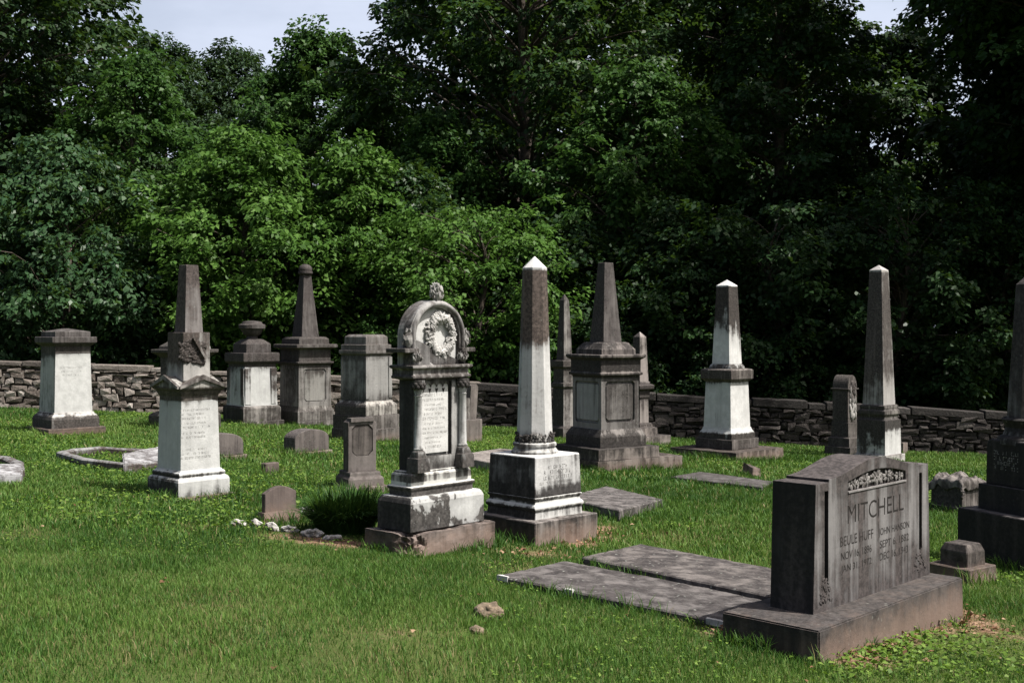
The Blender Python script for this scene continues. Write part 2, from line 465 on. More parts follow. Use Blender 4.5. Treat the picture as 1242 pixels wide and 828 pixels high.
# ---- urn monument
m = Mon('urn_monument', 'square white marble monument topped by a broad dark stone urn', 'monument', 295, 516, 270.9, 340.5)
mb = m.st('urn_monument_base_stone', blackside=.75, light=(.33, .31, .29), dark=(.06, .053, .048), prof=((513, .55), (497, .5), (493, .2)), left=.35)
m.loft('base', [(516, 70.6), (496, 70.6), (493, 66)], mb, ground_part=True, rough=(.12, .008))
m.loft('footing', [(516, 78), (512, 78)], mb, ground_part=True, rough=(.14, .01))
md = m.st('urn_monument_die_marble', prof=((493, .0), (480, .12), (455, .22), (445, .45), (440, .8)), left=.12, a1=.42, a2=.35, dark=(.06, .05, .046))
d = m.loft('die', [(493, 62), (445, 57)], md)
fy = m.face_y((493, 62), (445, 57)); fx = m.face_x((493, 62), (445, 57))
_, hw, hd = m.lv(470, 60); zb, zt = m.z(491, 60), m.z(447, 60)
mpil = m.st('urn_monument_pilaster_marble', prof=((493, .2), (470, .42), (445, .6)), left=.25, a1=.5, a2=.4, dark=(.06, .05, .046))
for sx in (-1, 1):
    a_, b_ = sorted((sx * hw * .62, sx * hw * .98)); bevel(from_bm('pilaster', box_bm(a_, b_, -hd - .02, -hd + .03, zb, zt), mpil, m.root), .006)
    a_, b_ = sorted((sx * hd * .62, sx * hd * .96)); bevel(from_bm('pilaster', box_bm(-hw - .02, -hw + .03, a_, b_, zb, zt), mpil, m.root), .006)
mc = m.st('urn_monument_cap_stone', light=(.17, .155, .15), dark=(.065, .056, .053), prof=((445, .8), (436, .7), (400, .4)), left=.3)
m.loft('cornice', [(445, 57), (442, 58), (440, 64), (438.5, 67), (430, 67), (428, 66)], mc)
m.loft('cap', [(428, 46), (417.5, 45.5), (416.3, 43), (411.5, 27), (411, 20)], mc, bev=.003)
m.lathe('urn', [(412, 15), (407.5, 13), (406.5, 16), (405, 21), (401, 25), (398.6, 27), (398.2, 31.7), (394, 32), (393.4, 30.5), (392.6, 25), (390.2, 23), (389.2, 12), (388.8, 3)], mc)

# ---- obelisk with domed finial
m = Mon('domed_obelisk', 'slender grey obelisk with rounded knob on top, on a panelled square pedestal', 'monument', 361, 517, 335, 406)
mb = m.st('domed_obelisk_base_stone', light=(.34, .32, .3), dark=(.08, .072, .066), prof=((519, .5), (500, .5), (493, .3)), left=.3)
m.loft('base', [(517, 71), (511, 71)], mb, ground_part=True, rough=(.12, .007))
m.loft('plinth', [(510.6, 70), (500, 70), (497, 66), (494.5, 63.5), (493, 63)], mb)
md = m.st('domed_obelisk_die_stone', light=(.31, .295, .28), dark=(.07, .062, .057), prof=((493, .22), (450, .4), (443, .6)), left=.1, a1=.4, a2=.5)
d = m.loft('die', [(493, 62.5), (443, 61)], md, bev=0)
fy = m.face_y((493, 62.5), (443, 61)); _, hw, hd = m.lv(468, 62); z0, z1 = m.z(488, 62), m.z(448, 62)
carve(d, [prism_xz(clipped(-hw * .7, hw * .7, z0, z1, .045), -hd - .1, -hd + .02), prism_yz(clipped(-hd * .7, hd * .7, z0, z1, .045), -hw - .1, -hw + .02)])
bevel(d, .004)
pn = from_bm('raised_panel', prism_xz(clipped(-hw * .6, hw * .6, z0 + .025, z1 - .025, .045), -hd + .012, -hd + .03), m.st('domed_obelisk_panel_stone', light=(.34, .33, .31), dark=(.06, .053, .048), prof=((493, .1), (462, .3), (450, .55), (443, .6)), a1=.4, a2=.4), m.root)
mc = m.st('domed_obelisk_cornice_stone', light=(.17, .155, .145), dark=(.06, .052, .048), prof=((443, .6), (420, .45), (400, .5)), left=.25)
m.loft('frieze', [(443, 62), (441, 69), (439, 69), (438.5, 61), (424, 61), (423, 66), (422, 77), (421.7, 78.5), (418.5, 78.5), (417.5, 76)], mc)
m.loft('shaft_base', [(417.5, 58), (411, 57), (409, 50), (408.3, 44)], mc)
ms = m.st('domed_obelisk_shaft_stone', light=(.18, .163, .155), dark=(.055, .047, .045), prof=((408, .4), (330, .5)), left=.3, a1=.3, a2=.5)
m.loft('shaft', [(408.3, 33), (332.6, 14)], ms)
m.lathe('finial', [(333, 15.5), (331.6, 17.5), (329.5, 17.5), (329, 15.5), (327.8, 16.5), (325, 16), (322.6, 13), (321, 8.5), (320.3, 3)], ms)

# ---- pale pedestal tomb behind the small tablet
m = Mon('stepped_pedestal', 'wide pale grey pedestal with stepped cap, behind the clipped corner tablet', 'monument', 443.6, 538, 402, 486)
mb = m.st('stepped_pedestal_base_stone', light=(.24, .222, .21), dark=(.06, .053, .049), prof=((538, .45), (505, .4), (490, .5)), left=.35, soil=.3)
m.loft('base', [(538, 84), (522, 84), (521.6, 81), (505, 81)], mb, ground_part=True, rough=(.14, .007))
m.loft('plinth', [(504.6, 76), (494, 76), (491, 73), (488.5, 65), (487, 64)], m.st('stepped_pedestal_plinth_stone', light=(.42, .4, .37), dark=(.07, .062, .057), prof=((504, .5), (494, .45), (490, .2)), left=.35))
md = m.st('stepped_pedestal_die_marble', light=(.36, .355, .345), dark=(.075, .07, .066), prof=((487, .5), (470, .2), (440, .2), (431, .5)), left=.2, a1=.3, a2=.35)
m.loft('die', [(487, 61), (431, 60)], md)
_, hw, hd = m.lv(460, 60.5); z0, z1 = m.z(484, 61), m.z(433, 61)
for sx in (-1, 1):
    a, b = sorted((sx * hw * .78, sx * (hw + .012))); bevel(from_bm('pilaster', box_bm(a, b, -hd - .016, -hd + .05, z0, z1), md, m.root), .004)
    a, b = sorted((sx * hd * .78, sx * (hd + .012))); bevel(from_bm('pilaster', box_bm(-hw - .016, -hw + .05, a + .018, b - .02, z0, z1), md, m.root), .004)
fy = lambda z: -hd; rows = []
for i in range(11):
    zz = z1 - .06 - i * .052; rows.append((-hw * .6, hw * .6, zz, .018))
m.worn_lines(rows, fy, seed=8, dens=.5)
mc = m.st('stepped_pedestal_cap_stone', light=(.24, .225, .215), dark=(.1, .09, .082), prof=((431, .5), (405, .3)))
m.loft('cornice', [(431, 60), (430, 64), (428.5, 66.5), (425, 66.5)], mc)
m.loft('cap', [(424.8, 61), (418.3, 61), (417.5, 53), (408.5, 52), (406, 44), (405.6, 40)], mc, bev=.004)

# ---- two matching low headstones
def low_stone(label, c, y, l, r, yb, dc, dl, dr, ysh, yap, grp):
    m = Mon('low_headstone', label, 'headstone', c, y, l, r, 47, grp)
    mt = m.st('low_headstone_stone', light=(.2, .175, .165), dark=(.085, .074, .07), prof=((y, .45), (yap, .3)), left=.4, a1=.3, top=.15)
    m.loft('base', [(y, r - l), (yb, r - l)], m.st('low_headstone_base_stone', light=(.26, .24, .22), dark=(.1, .085, .075), prof=((y, .3), (yb, .3)), soil=.4), ground_part=True, rough=(.1, .005))
    zb = m.z(yb); ins = m.w * .055; hw = m.w / 2 - ins; hd = m.d / 2 - m.d * .13
    zs, za = m.z(ysh, r - l - 8), m.z(yap, r - l - 14)
    pts = [(-hw, zb - .003), (hw, zb - .003)] + [(hw * math.cos(PI * i / 16), zs + (za - zs) * math.sin(PI * i / 16) ** .9) for i in range(17)]
    o = from_bm('die', prism_xz(pts, -hd, hd), mt, m.root); bevel(o, .01)
    m.worn_lines([(-hw * .6, hw * .6, zb + (zs - zb) * .55, .035), (-hw * .45, hw * .45, zb + (zs - zb) * .3, .025)], lambda z: -hd, plain('low_headstone_letters', (.1, .085, .08)), seed=int(c), dens=.6)
    return m
low_stone('low round topped grey headstone half hidden behind the gabled obelisk', 244, 560, 232, 300, 555.5, 0, 0, 0, 541, 527, 'low curved top headstones')
low_stone('low round topped brown headstone in front of the domed knob obelisk', 357.5, 553.5, 339, 404, 549.5, 0, 0, 0, 534, 522, 'low curved top headstones')

# ---- tiny marker
m = Mon('grave_marker', 'tiny square brown marker stone alone in the grass behind the small bedded headstone', 'marker', 322.3, 577, 320.6, 338.8, 46, d=.1)
m.loft('body', [(577, 18.2), (562, 18)], m.st('grave_marker_stone', light=(.23, .185, .165), dark=(.1, .08, .07), prof=((577, .4), (562, .3))), ground_part=True, rough=(.06, .005))

# ---- small headstone in the rock bed
m = Mon('small_headstone', 'small brown arched headstone on sloping base beside the row of white rocks', 'headstone', 320.6, 637, 311.5, 365, 44)
mt = m.st('small_headstone_stone', light=(.2, .16, .145), dark=(.09, .072, .064), prof=((637, .4), (590, .35)), left=.3, soil=.7)
zb = m.z(622.5); hw, hd = m.w / 2, m.d / 2
bm = loft_bm([[(-hw, -hd, -.18), (hw, -hd, -.18), (hw, hd, -.18), (-hw, hd, -.18)], [(-hw, -hd, zb * .5), (hw, -hd, zb * .5), (hw, hd, zb * .5), (-hw, hd, zb * .5)],
              [(-hw * .97, -hd * .8, zb), (hw * .97, -hd * .8, zb), (hw * .97, hd * .8, zb), (-hw * .97, hd * .8, zb)]])
roughen(bm, .06, .006, 9); from_bm('base', bm, mt, m.root)
hw2, hd2 = m.w * .43, m.d * .23; zs, za = m.z(600), m.z(592)
pts = [(-hw2, zb - .01), (hw2, zb - .01)] + [(hw2 * (1 - 2 * i / 14), zs + (za - zs) * math.sin(PI * i / 14)) for i in range(15)]
bevel(from_bm('die', prism_xz(pts, -hd2, hd2), mt, m.root), .006)

# ---- tablet with panel
m = Mon('tablet_headstone', 'pinkish grey tablet with clipped corner panel on a stepped base beside the grass clump', 'headstone', 419.7, 598, 401.5, 471.6)
mt = m.st('tablet_stone', light=(.25, .222, .208), dark=(.07, .06, .056), prof=((598, .3), (575, .35), (511, .35)), left=.25, a1=.3, a2=.3, soil=.2)
m.loft('base', [(598, 70), (591.6, 70)], mt, ground_part=True, rough=(.1, .006))
m.loft('plinth', [(591, 58.7), (582, 58.7), (579, 53), (578.5, 50.6), (574.5, 50.6), (573, 48)], mt)
w0, d0 = m.lv(573, 48)[1:]; zb, zt = m.z(573, 48), m.z(511, 46)
hw = m.w / 2 * .66; hd = m.d / 2 * .33
pts = [(-hw, zb - .003), (hw, zb - .003), (hw, zt - .02), (hw * .8, zt), (hw * .72, zt + .012), (-hw * .72, zt + .012), (-hw * .8, zt), (-hw, zt - .02)]
d = from_bm('die', prism_xz(pts, -hd, hd), mt, m.root)
carve(d, [prism_xz(clipped(-hw * .74, hw * .74, zb + (zt - zb) * .3, zt - .045, .05), -hd - .1, -hd + .018)])
bevel(d, .005)
m.loft('crown_moulding', [(513, 44), (511, 44)], mt) if False else None
bm = box_bm(-hw * .82, hw * .82, -hd - .018, hd * .6, zt - .012, zt + .026); roughen(bm, .05, .006, 14)
from_bm('crown_moulding', bm, mt, m.root)
pl = from_bm('panel', prism_xz(clipped(-hw * .7, hw * .7, zb + (zt - zb) * .31, zt - .055, .05), -hd + .008, -hd + .03), m.st('tablet_panel_stone', light=(.2, .175, .16), dark=(.06, .052, .048), prof=((560, .4), (511, .6)), a1=.35), m.root)
m.worn_lines([(-hw * .55, hw * .55, zt - .12 - i * .045, .02) for i in range(8)], lambda z: -hd + .008, plain('tablet_letters', (.09, .078, .07)), seed=9, dens=.5)

# ---- arched monument (main)
m = Mon('arched_monument', 'tall arched marble monument with a wreath in its round head, beside the grass clump', 'monument', 497, 676, 442.6, 601.6, 47)
mb = m.st('arched_base_stone', light=(.24, .2, .182), dark=(.06, .05, .045), prof=((676, .3), (650, .4)), left=.4, soil=.5, a1=.45, top=.05, scale=4)
b = m.loft('base', [(676, 159), (650, 158)], mb, ground_part=True, rough=None, bev=0)
bm = bmesh.new(); bm.from_mesh(b.data)
roughen(bm, .035, .012, 5, 3.3)
cv = Vector((-m.w / 2, -m.d / 2, m.z(656)))
for v in bm.verts:      # the near corner is broken away
    dd = (v.co - cv).length
    if dd < .2 and v.co.z > -.1:
        q = 1 - dd / .2
        v.co += Vector((.5, .5, -.35)) * q * .13 * (1 + mnoise.noise(v.co * 22))
bm.to_mesh(b.data); bm.free()
mp = m.st('arched_plinth_marble', blackside=.75, prof=((646, .6), (638, .52), (625, .46), (612, .42), (606, .35)), left=.35, front=0, a1=.85, a2=.3, top=-.05, dark=(.075, .07, .066), scale=3.4, seed=4.6, soft=.05)
m.loft('plinth', [(646, 130), (612, 129), (607, 124), (604, 118)], mp)
ms_ = m.st('arched_step_marble', light=(.6, .6, .57), dark=(.085, .078, .073), prof=((604, .85), (597, .9), (595, .1), (590.7, .1), (589.5, .5), (577, .62), (573, .7)), left=.1, a1=.3, top=-.3)
m.loft('moulding', [(604, 101), (596, 102), (594.5, 107), (591.5, 107), (590.5, 101)], ms_)
m.loft('upper_step', [(590.3, 98), (578, 97), (575.5, 94), (575, 90), (572.5, 90)], ms_)
H0, ew, ed = m.lv(572.5, 90)
# body: front slab with side pieces; slightly narrower than the step
hw, hd = ew * .88, ed * .82
zc0 = m.z(461, 90)                      # under the cornice
mbody = m.st('arched_body_stone', blackside=.75, light=(.46, .455, .44), dark=(.06, .056, .053), prof=((573, .62), (560, .5), (540, .38), (470, .4), (461, .7)), left=.3, a1=.3, a2=.25)
bd = from_bm('body', box_bm(-hw, hw, -hd, hd, H0 - .003, zc0), mbody, m.root)
pz0, pz1 = m.hit(512, 554, yplane=-hd).z, m.hit(512, 463, yplane=-hd).z
px0, px1 = m.hit(506.5, 500, yplane=-hd).x, m.hit(547.5, 500, yplane=-hd).x
carve(bd, [box_bm(px0, px1, -hd - .1, -hd + .035, pz0, pz1)])
bevel(bd, .005)
mpan = m.st('arched_panel_marble', light=(.6, .6, .585), prof=((560, .3), (540, .0), (460, .05)), a1=.2, a2=.15, dark=(.1, .09, .085))
pan = from_bm('inscription_panel', box_bm(px0 + .02, px1 - .02, -hd + .018, -hd + .05, pz0 + .02, pz1 - .0), mpan, m.root); bevel(pan, .003)
rows = []; cxp = (px0 + px1) / 2; pw = px1 - px0
zz = pz1 - .115
R = random.Random(12)
while zz > pz0 + .06:
    half = pw * R.uniform(.22, .4); rows.append((cxp - half, cxp + half, zz, R.choice((.013, .017, .02)))); zz -= .037
m.last = pan
m.worn_lines(rows, lambda z: -hd + .018, plain('arched_letters', (.26, .25, .24)), seed=12, dens=.85)
tb = bmesh.new()
for i in range(4):
    x = px0 + pw * (.2 + .2 * i); zt_ = pz1 - .072
    prism_xz([(x - .016, zt_ + .012), (x, zt_ - .022), (x + .016, zt_ + .012), (x + .008, zt_ + .02), (x, zt_ + .012), (x - .008, zt_ + .02)], -hd + .0165, -hd + .025, tb)
from_bm('heart_pattern', tb, LETTER, pan)
ar = bmesh.new()
for i in range(5):            # scalloped head of the panel
    x = px0 + .02 + (pw - .04) * (i + .5) / 5; r = (pw - .04) / 10
    pts = [(x - r, pz1)] + [(x - r * math.cos(PI * j / 8), pz1 - .045 + r * .9 * math.sin(PI * j / 8)) for j in range(9)] + [(x + r, pz1)]
    prism_xz(pts, -hd + .003, -hd + .02, ar)
from_bm('scalloped_edge', ar, m.st('arched_scallop_stone', light=(.3, .29, .27), dark=(.05, .045, .04), prof=((470, .5), (460, .5))), m.root)
# corner columns
mcol = m.st('arched_column_marble', light=(.56, .56, .55), prof=((573, .7), (556, .45), (548, .2), (480, .25), (470, .6)), a1=.25, left=.1, dark=(.07, .064, .06))
def column(x, y):
    cb = bmesh.new()
    zf, zt2 = m.hit(497, 548, yplane=-hd).z, zc0 - .002
    prof = [(H0 - .003, .066), (zf - .075, .064), (zf - .05, .06), (zf - .045, .05), (zf, .05), (zf + .012, .036), (zf + .02, .04), (zf + .035, .031), (zt2 - .13, .028), (zt2 - .12, .034), (zt2 - .11, .028), (zt2 - .05, .046), (zt2 - .03, .05), (zt2, .05)]
    rings = []
    for zz_, r in prof:
        sq = r > .049 and zz_ < zf
        n = 20
        ring = []
        for i in range(n):
            a = 2 * PI * (i + .5) / n
            if sq: q = r / max(abs(math.cos(a)), abs(math.sin(a)))
            else: q = r
            ring.append((x + q * math.cos(a), y + q * math.sin(a), zz_))
        rings.append(ring)
    o = from_bm('column', loft_bm(rings), mcol, m.root)
    o.data.polygons.foreach_set('use_smooth', [len(p.vertices) == 4 for p in o.data.polygons])
    mo = o.modifiers.new('e', 'EDGE_SPLIT'); mo.split_angle = math.radians(32)
for x, y in ((-hw + .03, -hd - .025), (hw - .03, -hd - .025)): column(x, y)
mcap = m.st('arched_capital_stone', light=(.3, .29, .28), dark=(.05, .045, .042), prof=((480, .5), (460, .6)))
for x in (-hw + .03, hw - .03):
    lb = bmesh.new()
    for i in range(16):
        a = 2 * PI * i / 16
        blob(lb, (x + .042 * math.cos(a), -hd - .025 + .042 * math.sin(a), zc0 - .055 + .02 * (i % 2)), .02, 1, 1, 1.2)
    from_bm('leaf_capital', lb, mcap, m.root, True)
# cornice over the body
mcn = m.st('arched_cornice_stone', light=(.42, .4, .385), dark=(.075, .067, .062), prof=((462, .6), (449, .45), (425, .6)), left=.35, top=.1)
z1 = m.z(443, 90)
rg = []
for f_, zz_ in ((.0, zc0 - .002), (.045, zc0 + .012), (.045, zc0 + .03), (.03, zc0 + .04), (.03, z1 - .04), (.055, z1 - .022), (.055, z1 - .004), (.045, z1)):
    a, b = hw + f_, hd + f_; rg.append([(-a, -b, zz_), (a, -b, zz_), (a, b, zz_), (-a, b, zz_)])
bevel(from_bm('cornice', loft_bm(rg), mcn, m.root), .004)
# arched head
pl_ = m.hit(504, 400, yplane=-hd); pr_ = m.hit(565, 400, yplane=-hd); pa_ = m.hit(536, 364, yplane=-hd)
ra = (pr_.x - pl_.x) / 2 ; ra = hw * 1.1; zap = pa_.z; zsp = zap - ra * .98
outer = [(-ra, z1 - .003)] + [(-ra * math.cos(PI * i / 28), zsp + ra * .98 * math.sin(PI * i / 28)) for i in range(29)] + [(ra, z1 - .003)]
mh = m.st('arched_head_stone', light=(.38, .37, .36), dark=(.085, .077, .073), prof=((443, .5), (400, .5), (362, .35)), left=.15, a1=.35, top=.0)
hd2 = hd * .93
hb = from_bm('arched_head', prism_xz(outer, -hd2, hd2), mh, m.root)
ri = ra * .78
inner = [(-ri, z1 + .012)] + [(-ri * math.cos(PI * i / 24), zsp + ri * math.sin(PI * i / 24)) for i in range(25)] + [(ri, z1 + .012)]
carve(hb, [prism_xz(inner, -hd2 - .1, -hd2 + .05)])
bevel(hb, .008, 2, 40)
ri2 = ri * .985
inn2 = [(-ri2, z1 + .014)] + [(-ri2 * math.cos(PI * i / 24), zsp + ri2 * math.sin(PI * i / 24)) for i in range(25)] + [(ri2, z1 + .014)]
from_bm('tympanum', prism_xz(inn2, -hd2 + .035, -hd2 + .06), m.st('arched_tympanum_marble', light=(.56, .56, .545), prof=((443, .15), (390, .05), (370, .4)), a1=.2, a2=.2, dark=(.1, .09, .085)), m.root)
tor = bmesh.new()      # roll moulding round the arch
for side_r, dy in ((ra * .9, .016),):
    ringp = [(-side_r, z1 + .01)] + [(-side_r * math.cos(PI * i / 28), zsp + side_r * .985 * math.sin(PI * i / 28)) for i in range(29)] + [(side_r, z1 + .01)]
    prev = None
    for j, (x, zz_) in enumerate(ringp):
        if j == 0: t = Vector((ringp[1][0] - x, 0, ringp[1][1] - zz_))
        elif j == len(ringp) - 1: t = Vector((x - ringp[j-1][0], 0, zz_ - ringp[j-1][1]))
        else: t = Vector((ringp[j+1][0] - ringp[j-1][0], 0, ringp[j+1][1] - ringp[j-1][1]))
        t.normalize(); nn = Vector((-t.z, 0, t.x))
        vs = [tor.verts.new(Vector((x, -hd2, zz_)) + nn * .022 * math.cos(q) + Vector((0, -1, 0)) * .022 * math.sin(q)) for q in [PI * k_ / 5 for k_ in range(6)]]
        if prev:
            for k_ in range(5): tor.faces.new((prev[k_], prev[k_+1], vs[k_+1], vs[k_]))
        prev = vs
from_bm('arch_moulding', tor, mh, m.root, True)
# wreath
R = random.Random(21); wb = bmesh.new()
wc = m.hit(532.5, 409, yplane=-hd2 + .035); wr = ri * .54
for i in range(330):
    a = R.uniform(0, 2 * PI); rr = wr * R.gauss(1, .15)
    x, zz_ = wc.x + rr * math.cos(a) * .95, wc.z + .02 + rr * math.sin(a) * 1.12
    d0 = abs(rr / wr - 1)
    blob(wb, (x, -hd2 + .035 - .045 * max(0, 1 - d0 * 2.2), zz_), R.uniform(.011, .024), 1.7, .55, .65, Matrix.Rotation(R.uniform(0, PI), 3, 'Y') @ Matrix.Rotation(R.uniform(-.7, .7), 3, 'X'))
mw = m.st('wreath_marble', light=(.5, .49, .47), dark=(.06, .052, .048), prof=((445, .3), (420, .3), (395, .4), (380, .2)), a1=.55, top=-.1, scale=9)
from_bm('wreath', wb, mw, hb)
rb = bmesh.new()
for sg in (-1, 1):
    for i in range(12):
        t = i / 11; x = wc.x + sg * (.01 + t * ri * .5 + .012 * math.sin(t * 9)); zz_ = wc.z - wr * 1.05 - t * .12 + .02 * math.sin(t * 11 + sg)
        blob(rb, (x, -hd2 + .02 - .01 * math.sin(t * 9), zz_), .034, .8, .45, 1.25, Matrix.Rotation(sg * (.5 + t), 3, 'Y'))
from_bm('ribbon', rb, mw, hb)
# leaf finial and shoulder ornaments
def leafball(part, c, r, n, sd, hh=1.2, mat=None):
    R = random.Random(sd); q = bmesh.new()
    blob(q, c, r * .75, 1, .8, hh, sub=2)
    for i in range(n):
        a = R.uniform(0, 2 * PI); b_ = R.uniform(-.4, 1.4)
        p = Vector((math.cos(a) * math.cos(b_), math.sin(a) * math.cos(b_) * .8, math.sin(b_) * hh)) * r * .85
        blob(q, Vector(c) + p, r * R.uniform(.16, .3), .6, .5, 1.5, Matrix.Rotation(R.uniform(-.6, .6), 3, 'Y') @ Matrix.Rotation(R.uniform(-.6, .6), 3, 'X'))
    return from_bm(part, q, mat or mw, m.root)
mf = m.st('finial_marble', light=(.45, .44, .42), dark=(.06, .053, .05), prof=((445, .5), (365, .5), (345, .35)), a1=.5, scale=10)
leafball('leaf_finial', (0, -hd2 * .72, zap + .05), .066, 70, 1, 1.3, mf)
for sg in (-1, 1):
    leafball('shoulder_ornament', (sg * (ra + .005), -hd2 * .8, zsp - .02), .06, 40, 5 + sg, 1.5, mf)
    leafball('corner_rosette', (sg * (ra - .045), -hd2 - .02, z1 + .06), .055, 30, 9 + sg, 1.0, mf)
for sg in (-1, 1): bevel(from_bm('shoulder_ledge', box_bm(sg * (ra + .01) - .075, sg * (ra + .01) + .075, -hd2 - .035, -hd2 + .19, zsp - .12, zsp - .085), mcn, m.root), .006)

# ---- slanted slab behind the arched monument
m = Mon('leaning_tablet', 'narrow brown grey tablet leaning on a block right of the arched monument', 'headstone', 566, 538, 551, 585, 46)
mt = m.st('leaning_tablet_stone', light=(.24, .21, .195), dark=(.1, .087, .08), prof=((538, .35), (465, .4)), soil=.3)
m.loft('base', [(538, 34), (509.5, 34)], mt, ground_part=True, rough=(.1, .006))
hw, hd = m.w / 2, m.d / 2; zb, zt = m.z(509.5), m.z(467, 24)
bm = prism_xz([(-hw * .1, zb - .003), (hw * .7, zb - .003), (hw * .95, zt - .04), (hw * .8, zt), (hw * .02, zt - .015)], -hd * .4, hd * .4); roughen(bm, .09, .008, 6)
from_bm('tablet', bm, mt, m.root)
bm = box_bm(-hw * .85, -hw * .2, -hd * .5, hd * .3, zb - .003, zb + (zt - zb) * .62); roughen(bm, .08, .01, 8)
from_bm('carved_block', bm, m.st('carved_block_stone', light=(.3, .28, .26), dark=(.08, .07, .065), prof=((510, .4), (470, .5))), m.root)

# ---- octagonal obelisk (second main)
m = Mon('octagonal_obelisk', 'eight sided obelisk, white below and brown above, on a square block', 'monument', 649, 663.5, 572, 725)
mb = m.st('octagonal_base_stone', blackside=.75, light=(.28, .255, .24), dark=(.05, .044, .041), prof=((663, .35), (634, .5)), left=.35, soil=.6, top=-.1)
m.loft('base', [(663.5, 153), (634, 153)], mb, ground_part=True, rough=(.08, .005))
mp = m.st('octagonal_plinth_marble', light=(.6, .6, .58), dark=(.045, .041, .038), prof=((634, .3), (622, .5), (619.5, .05), (614, .1), (612, .45), (608, .5), (604, .2)), left=.45, a1=.28, top=-.3)
m.loft('plinth', [(633.6, 116), (621, 114), (620, 119), (617, 120), (614, 116), (612.5, 111), (608, 110), (607, 115), (604.5, 115)], mp)
md = m.st('octagonal_die_marble', blackside=.75, light=(.55, .55, .545), dark=(.05, .047, .046), prof=((604, .75), (598, .62), (592, .34), (575, .22), (560, .3), (554, .22)), left=.3, a1=.38, a2=.4, top=-.45, seed=2.2)
m.loft('die', [(604.3, 114), (554.5, 109)], md, bev=.012)
fy = m.face_y((604.3, 114), (554.5, 109)); rows = []
for i, (y, a_, b_, h) in enumerate(((569, 664, 688, .03), (576, 658, 692, .035), (582, 660, 695, .028), (588, 655, 694, .02), (593, 657, 690, .02))):
    a = m.hit(a_, y, yplane=fy(.4)); b = m.hit(b_, y - 4, yplane=fy(.4)); rows.append((a.x, b.x, a.z, h))
m.worn_lines(rows, fy, plain('octagonal_letters', (.13, .125, .12), var=.6), seed=31, dens=.8)
mr = m.st('octagonal_collar_marble', light=(.5, .5, .48), dark=(.07, .064, .06), prof=((552, .4), (545, .5), (540, .2), (536, .15)), a1=.4, left=.2, top=-.1)
m.lathe('collar', [(551.5, 57), (546, 57), (545, 55), (541.5, 50), (540, 49.5), (539.5, 53), (537.5, 53.5), (536, 52), (535, 47)], mr, n=40)
gl = bmesh.new(); R = random.Random(6)
rr = 45 / 2 / F * m.C.y; z0, z1 = m.zc(535), m.zc(524)
for i in range(190):
    a = R.uniform(0, 2 * PI); t = R.random() ** 1.4
    blob(gl, (rr * math.cos(a), rr * math.sin(a), z0 + t * (z1 - z0)), R.uniform(.009, .019), .7, .7, 1.5, Matrix.Rotation(R.uniform(-1, 1), 3, 'X') @ Matrix.Rotation(R.uniform(-1, 1), 3, 'Y'))
from_bm('leaf_garland', gl, m.st('octagonal_garland_stone', light=(.36, .35, .33), dark=(.05, .045, .042), prof=((536, .6), (524, .5)), a1=.5, scale=12), m.root, True)
mo = m.st('octagonal_shaft_marble', light=(.58, .58, .57), dark=(.105, .083, .072), prof=((536, .45), (525, .22), (470, .24), (430, .3), (416, .5), (406, .75), (330, .85), (325, .6), (323, .25), (310, .15)), left=.12, a1=.3, a2=.25, soft=.12, top=-.3, seed=7.7)
m.lathe('shaft', [(536.5, 44.5), (326, 30.2), (325, 30), (311, 1)], mo, n=8, rot=.5 + .28, smooth=False, bev=.004)

# ---- slim obelisk behind
m = Mon('slim_obelisk', 'slim dark obelisk with pointed tip, tucked between the octagonal obelisk and the great panelled one', 'monument', 683, 534, 665, 704)
mt = m.st('slim_obelisk_stone', light=(.34, .32, .3), dark=(.07, .062, .057), prof=((534, .5), (470, .5), (440, .6), (420, .45), (365, .5)), left=.3, a2=.4)
m.loft('base', [(534, 40), (520, 40), (517, 34)], mt, ground_part=True)
m.loft('die', [(517, 30), (471, 28)], m.st('slim_obelisk_die_marble', light=(.38, .36, .34), dark=(.06, .054, .05), prof=((520, .35), (480, .35), (470, .7)), left=.35, a2=.4))
m.loft('cornice', [(471, 28), (469, 33), (465, 33), (464, 27), (447, 27), (445, 34), (438, 34.5), (437, 33)], mt)
m.loft('shaft', [(437, 19.5), (364, 11.5), (357, 1)], mt)

# ---- great panelled obelisk monument
m = Mon('panelled_obelisk', 'massive dark grey obelisk monument with broad stepped base and large side panels', 'monument', 725.8, 571.7, 670.4, 799.8)
mb = m.st('panelled_step_stone', light=(.27, .235, .215), dark=(.04, .035, .032), prof=((571, .45), (558, .3), (545, .45), (531, .55)), left=.3, a1=.55, scale=4, soil=.3)
hw, hd = m.w / 2, m.d / 2
zs = m.z(559.8)
pr = gp(725.8, 571.7); 
wplat = ((826.5 - CX) / F * pr.y - pr.x) / (math.cos(m.th) - (826.5 - CX) / F * math.sin(m.th))
dplat = (pr.x - (640 - CX) / F * pr.y) / (math.sin(m.th) + (640 - CX) / F * math.cos(m.th))
bm = box_bm(-hw - .02, -hw + wplat, -hd - .02, -hd + dplat, -.2, zs); roughen(bm, .12, .008, 5)
from_bm('platform', bm, mb, m.root)
FOOT.append((*(m.C + m.ex * (wplat / 2 - hw) + m.ey * (dplat / 2 - hd)).xy, m.th, wplat / 2, dplat / 2))
m.loft('step', [(559.6, 129.4), (545.4, 129.4)], mb, rough=(.1, .007, 6))
m.loft('plinth', [(543.5, 97.5), (531, 97.5), (529, 95), (524, 88), (521.4, 84)], m.st('panelled_plinth_stone', light=(.26, .24, .225), dark=(.045, .04, .037), prof=((543, .75), (534, .7), (528, .3), (521, .3)), left=.3, a1=.5, scale=4))
md = m.st('panelled_die_stone', light=(.26, .245, .235), dark=(.055, .049, .046), prof=((522, .35), (500, .45), (465, .45), (459, .6)), left=-.15, a1=.25, a2=.4)
